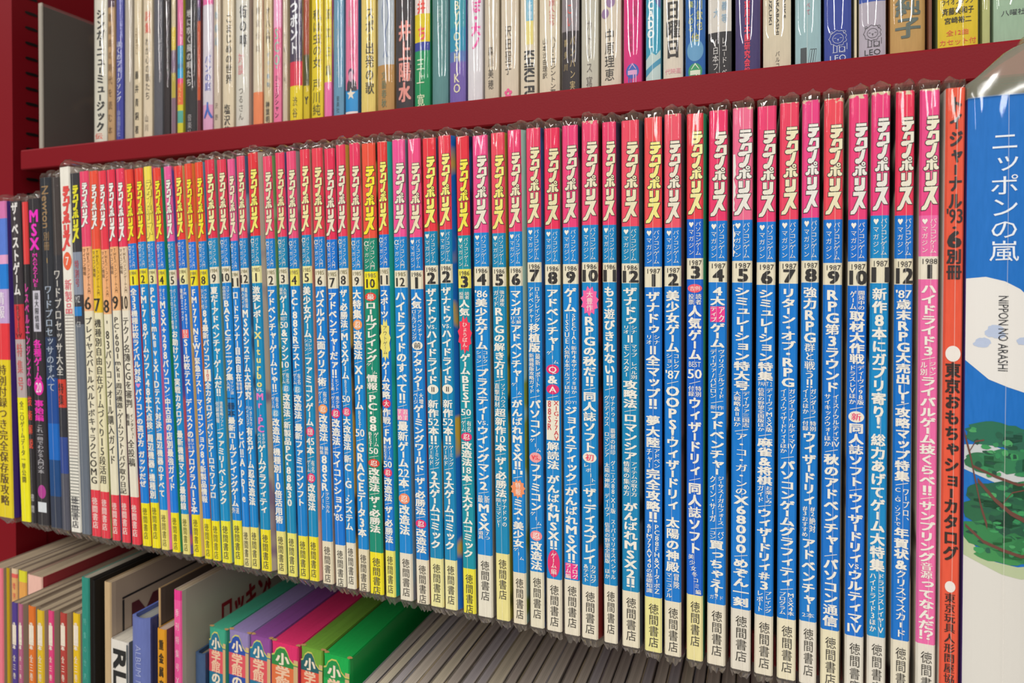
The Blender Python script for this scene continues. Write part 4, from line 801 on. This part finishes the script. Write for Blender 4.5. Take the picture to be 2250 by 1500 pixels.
TT('yellow boxed cassette songbook with names across its spine', 2059, 2152, [(0, 'dcc020')], [('ライオンソング', 0, -8, 9, .8, '2c2410', 1, 'h'), ('斉藤美和子', 0, 15, 31, .78, '1c180c', 1, 'h'), ('宮崎裕二', 0, 36, 50, .66, '1c180c', 1, 'h'), ('全12曲', -.02, 64, 77, .55, 'e05830', 0, 'h'), ('カセット付', 0, 84, 97, .9, 'e05830', 0, 'h')], side=('a8b87c', 'a8a850'), sag=.05)
TT('narrow pale green paperback beside yellow boxed songbook', 2156, 2178, [(0, 'b4b878')], sag=.1)
TT('pale mint paperback with three small characters 八曜社', 2182, 2272, [(0, '9cb89c')], [('八曜社', 0, 20, 33, .62, '282c34', 0, 'h')], sag=.06)
# small dark picture sleeve standing alone beside the upright
xa = P(90, 150, Y2-.006)
T = thing('picture_sleeve', 'dark brown picture sleeve in clear plastic standing alone beside the upright', 'record sleeve', (xa.x, Y2-.006, ZS), group=None)
hz = P(90, 12, Y2-.006).z-ZS
vs = []; fs = []; box_vf(-.0012, .0012, .0005, .125, .001, hz, vs, fs); link('card', vs, fs, [cover_art('3a302c', '54463a')], None, T)
vs = []; fs = []; box_vf(-.0019, .0019, 0, .127, 0, hz+.002, vs, fs); link('plastic_sleeve', vs, fs, [film(.06, .1, gain=1.4)], None, T)
vs = []; fs = []; box_vf(-.0021, .0021, -.0004, .0006, 0, hz+.002, vs, fs); link('sleeve_seam', vs, fs, [film(.4, .2, 'e0d8c8')], None, T)

# ------------------------------------------------------------------ lower shelf
def low(lab, x0, x1, yt, drop_z, h, bands, texts=(), side=('a09080', 'a09080'), sag=0, rz=0, depth=.15, page='a8967c', group=None, extra=None, thick=.0004, drop=.0006, name='book', cat='book', sleeve=None, seed=0, flare=.0003):
    """a book whose head is at height drop_z; the sight line through its front top edge says how far back it stands"""
    d = ray((x0+x1)/2, yt); t = (drop_z-ZCAM)/d.z; y = CP.y+d.y*t
    z0 = drop_z-h+.0004
    global low_edge
    A = P(x0, yt, y); Bq = P(x1, yt, y)
    if 0 < low_edge-A.x < .008: A.x = low_edge
    wd = max(Bq.x-A.x-.0004, .0018); Bq.x = A.x+wd+.0002; A.x += .0002
    low_edge = Bq.x+flare+(.0009 if sleeve else .0005)
    T = thing(name, lab, cat, ((A.x+Bq.x)/2, y, z0), 0, 0, rz, group)
    zz = lambda py: h-(py-yt)*.00033
    sg = sag*wd
    bl = [(h if j == 0 else zz(py), c) for j, (py, c) in enumerate(bands)]
    lm, rm = [(s if not isinstance(s, str) else cover_art(s, s)) for s in side]
    cov, q = make_cover(T, wd, h, depth, bl, lm, rm, sg, flare, thick=thick)
    make_pages(T, q, h, depth, col=page, drop=drop)
    k = Ink()
    for x in texts:
        s, cx, y0, y1, wf = x[:5]; c = x[5] if len(x) > 5 else BK; bd = x[6] if len(x) > 6 else 1; md = x[7] if len(x) > 7 else 'c'
        if md == 'c': k.col(s, cx*wd, zz(y0), zz(y1), wf*wd, c, bd)
        elif md == 'r': k.fit(s, (cx-wf/2)*wd, (cx+wf/2)*wd, zz(y1), zz(y0), c, bd, rot=90)
        elif md == 'q': k.rect((cx-wf/2)*wd, (cx+wf/2)*wd, zz(y1), zz(y0), c, 1)
    if extra: extra(k, wd, zz)
    k.build(T, curve=([-wd/2+wd*j/8 for j in range(1, 8)], yfun(wd, sg)) if sg else None)
    if sleeve: make_sleeve(T, wd, h, seed, sag=sg, mat=FILM_GLOSS, topmat=FILM, top=.002, seam=False, bot=.0002)
    return T, wd, y
B5, A5 = ZLOW+.257, ZLOW+.213
low_edge = -9.0
G1, G2, BX = -.052, -.060, -.0617
low('pink and red magazine at lower left frame edge', -22, 5, 1247, G1, G1-ZLOW, [(0, 'e87888')], [('週刊特集号', 0, 1260, 1500, .6, 'f0d0d0', 1)])
low('magazine with mustard spine at lower left', 6, 20, 1248, G1, G1-ZLOW, [(0, 'b8980c')], page='b0a088')
low('cream magazine with red head block at lower left', 21, 37, 1250, G1, G1-ZLOW, [(0, 'd8c0a0'), (1262, 'e06058'), (1272, 'dca868')], [('増刊号特集', 0, 1280, 1400, .5, 'e07060', 1)])
low('orange magazine with lemon head block at lower left', 40, 57, 1255, G1, G1-ZLOW, [(0, 'd8d030'), (1282, 'e0a050')])
low('pale pink magazine behind the short colourful spines', 60, 92, 1266, G1, G1-ZLOW, [(0, 'e8b8a8')], side=('d8b0a0', '9c3038'))
SER = [(25, 37, 1325, '503c88', 'purple'), (38, 49, 1328, 'b06080', 'mauve'), (61, 76, 1333, 'd87028', 'orange'), (80, 95, 1342, 'd8b428', 'left yellow'), (105, 117, 1343, 'd84078', 'hot pink'), (131, 145, 1348, 'b04038', 'brick red'), (159, 174, 1349, 'e0b820', 'right yellow')]
for x0, x1, yt, c, nm_ in SER:
    low(f'short {nm_} paperback with white title block in lower left series', x0, x1, yt, G2, G2-ZLOW, [(0, c)],
        [('', 0, 1375, 1420, .7, 'e8dcc8', 1, 'q'), ('きまぐれの本', 0, 1368, 1430, .62, 'ece0d0', 2), ('全三巻', 0, 1440, 1500, .5, 'e8dcc8', 1)], side=('988878', 'a08c78'), group='short series paperbacks at lower left', flare=.0006)
low('tall teal magazine spine right of the short series', 178, 195, 1270, B5, .257, [(0, '2c8878')], [('特集の世界', 0, 1350, 1500, .4, '5cb0a0', 1)], side=('70a090', '3c3834'), page='9c9484', depth=.18)
low('black magazine just right of the tall teal spine', 200, 208, 1276, B5-.002, .255, [(0, '181614')], side=('1c1a18', '24201c'), page='3c3630', depth=.18)
def musicside(T, y, h):
    pass
T, wd_, y_ = low('tan music magazine whose framed cover faces right', 228, 243, 1280, B5, .257, [(0, 'c0a47c')], side=('a89070', 'ac9884'), page='a08c70', depth=.18)
# print on its right cover: frame and big letters
k = Ink()
def side_print(T, x, items, name='cover_print'):
    o = items.build(T, name)
    if o:
        for v in o.data.vertices: a = v.co.x; v.co = Vector((x-v.co.y*1.5, a, v.co.z))
X = wd_/2+.0004
for a in ((.0085, .010, -.0, .247-.006), (.0085, .16, .2415, .243)):
    k.rect(a[0], a[1], max(.05, a[2]), a[3] if a[3] < .25 else .24, '201c1c', 2)
k.fit('MUSIC', .017, .105, .206, .235, '501820', 2); side_print(T, X, k)
T, wd_, y_ = low('short thick white book with huge black italic RL letters', 236, 281, 1408, -.0705, -.0705-ZLOW, [(0, 'dcd6cc')], side=('c8c0b4', '606468'), page='c8c0b0',
    extra=lambda k, wd, zz: (k.fit('RLM', -wd*.3, wd*.36, zz(1560), zz(1428), '202020', 2, rot=90), k.rect(wd*.42, wd*.5, zz(1600), zz(1412), '50585c', 1)))
low('periwinkle hardback with faint lettering', 283, 323, 1360, -.051, -.051-ZLOW, [(0, '6470ac')], [('ALBUM', 0, 1415, 1480, .3, '98a0c8', 0, 'r'), ('Note', 0, 1490, 1530, .3, '98a0c8', 0, 'r')], sag=.16, side=('5060a0', '303868'), page='8c8c88', drop=.003, thick=.0016)
low('tan edged magazine with dark cover behind the orange book', 341, 347, 1292, B5, .257, [(0, 'b49468')], side=('a88c64', '4c4038'), page='8c7858', depth=.18)
low('orange book with black blocky characters', 334, 364, 1382, -.0575, -.0575-ZLOW, [(0, 'd89420')], [('重金属音楽', 0, 1400, 1540, .55, '3c2c10', 2)], side=('b08030', '583438'), page='b8a090')
T, wd_, y_ = low('tall hot pink magazine with white cover facing right', 378, 398, 1298, B5, .257, [(0, 'e03888'), (1318, 'e85898')], [('季刊特集号X', 0, 1330, 1500, .5, 'f0b8c8', 1)], side=('c8b8a8', 'b4ae9c'), page='a8967c', depth=.18)
k = Ink(); k.fit('ロッキンf', .035, .085, .214, .234, '8c1c24', 2); k.rect(.10, .13, .196, .214, '40405c', 2); k.rect(.002, .16, .05, .120, '8c1420', 2); side_print(T, wd_/2+.0004, k)
low('small navy hardback left of the colourful boxes', 426, 448, 1438, A5-.003, .21, [(0, '40587c')], sag=.16, side=('304868', '283858'), page='807868', drop=.003, thick=.0014)
BOXES = [(449, 496, 1383, '3ca080', '20708c', 'd8505c', 'teal green'), (498, 547, 1391, '9080b0', '284ca0', 'd8505c', 'lavender'), (549, 595, 1403, '8c4c94', '207090', 'd85058', 'plum purple'),
         (597, 655, 1418, 'd83068', '2c8440', 'd86c3c', 'crimson pink'), (658, 709, 1428, '70a038', '205c60', 'd8503c', 'olive green'), (711, 768, 1445, '18a84c', '188c44', '18a04c', 'bright green')]
for x0, x1, yt, c, c2, c3, nm_ in BOXES:
    def arch(k, wd, zz, c2=c2, c3=c3, gold='c8c060'):
        k.rect(wd*.34, wd*.5, 0, zz(yt+26), 'c8a878', 1)
        def A(s, cc, l): k.poly([(wd*x, zz(yt+y)) for x, y in [(-.5, 26-s), (-.40, 24-s), (-.32, 14-s), (-.18, 8-s), (-.0, 8-s), (.1, 16-s), (.18, 28-s), (.34, 36-s), (.5, 36-s), (.5, 60), (-.5, 60)]], cc, l)
        A(3, gold, 2); A(0, c2, 3)
        k.rect(-wd*.5, wd*.34, zz(yt+90), zz(yt+44), c3, 4); k.rect(wd*.34, wd*.5, 0, zz(yt+38), 'c8a878', 4); k.rect(-wd*.5, wd*.34, 0, zz(yt+90), c2, 4)
        k.ch('小', -.08*wd, zz(yt+29), wd*.52, .0085, 'e8d8c0', 2, 5); k.ch('学', -.08*wd, zz(yt+56), wd*.56, .0085, 'e8c0a0', 2, 5); k.ch('館', -.08*wd, zz(yt+78), wd*.56, .0085, 'e8c0a0', 2, 5); k.ch('の', -.08*wd, zz(yt+102), wd*.56, .0085, 'e8d8c0', 2, 5)
    T, wd_, y_ = low(f'{nm_} slipcased picture book with worn corners and arched label', x0, x1, yt, BX, BX-ZLOW, [(0, c)], side=(c, c), page='c0a070', group='coloured slipcases on the lower shelf', extra=arch, flare=.0003)
    # the closed head of the slipcase
    vs = []; fs = []; box_vf(-wd_/2+.0002, wd_/2-.0002, .0004, .15, BX-ZLOW-.001, BX-ZLOW+.0006, vs, fs); link('case_head', vs, fs, [paper(c, .3)], None, T)
    vs = []; fs = []; rr = random.Random(x0)
    for e in (-1, 1):                                            # scuffed cardboard corners
        n = 9; i0 = len(vs); cx = e*wd_*.45
        vs += [(cx+rr.uniform(.5, 1)*.0022*math.cos(a)*(1.2), .0018+rr.uniform(.5, 1)*.0018*math.sin(a), BX-ZLOW+.00075) for a in [2*math.pi*j/n for j in range(n)]]; fs.append(tuple(range(i0, i0+n)))
    link('worn_corner', vs, fs, [paper('b8905c')], None, T)
    vs = []; fs = []; n = 10                                    # film over the head, gathered at the front edge
    for j, yy in enumerate((-.0006, .0008, .004, .03, .09)):
        for i in range(n+1): vs.append((-wd_/2+wd_*i/n, yy, BX-ZLOW+.0015+rr.uniform(0, .0006)+(0 if j else -.0008)))
    for j in range(4):
        for i in range(n): a = j*(n+1)+i; fs.append((a, a+1, a+n+2, a+n+1))
    link('plastic_sleeve', vs, fs, [FILM], None, T)
# a long run of magazines seen from above by their page heads
x = P(772, 1500, .02).x; yrun = .022; i = 0; rr = random.Random(11)
while x < .06:
    wd = rr.uniform(.0070, .0105); hh = .213+rr.uniform(-.0012, .0012)
    T = thing('magazine', 'greyish magazine in sleeve seen by its page head under the long run', 'magazine', (x+wd/2, yrun+rr.uniform(-.003, .003), ZLOW+.0004), 0, 0, math.radians(rr.uniform(-.08, .08)), 'magazines on the lower shelf seen by their page heads')
    cc = rr.choice(['a89c94', 'b8aca0', 'c4b494', '8c8084', '94949a', 'a89c80'])
    cov, q = make_cover(T, wd-.0009, hh, .16, [(hh, cc)], cover_art(cc, '90887c'), cover_art(rr.choice(['807870', '908880', '6c6868']), 'a89c90'))
    make_pages(T, q, hh, .16, col=rr.choice(['c8bcac', 'b8aca0', 'ccc0a8', 'b4acac']))
    x += wd; i += 1

# drop the helper used to read glyph outlines
bpy.data.objects.remove(fo)
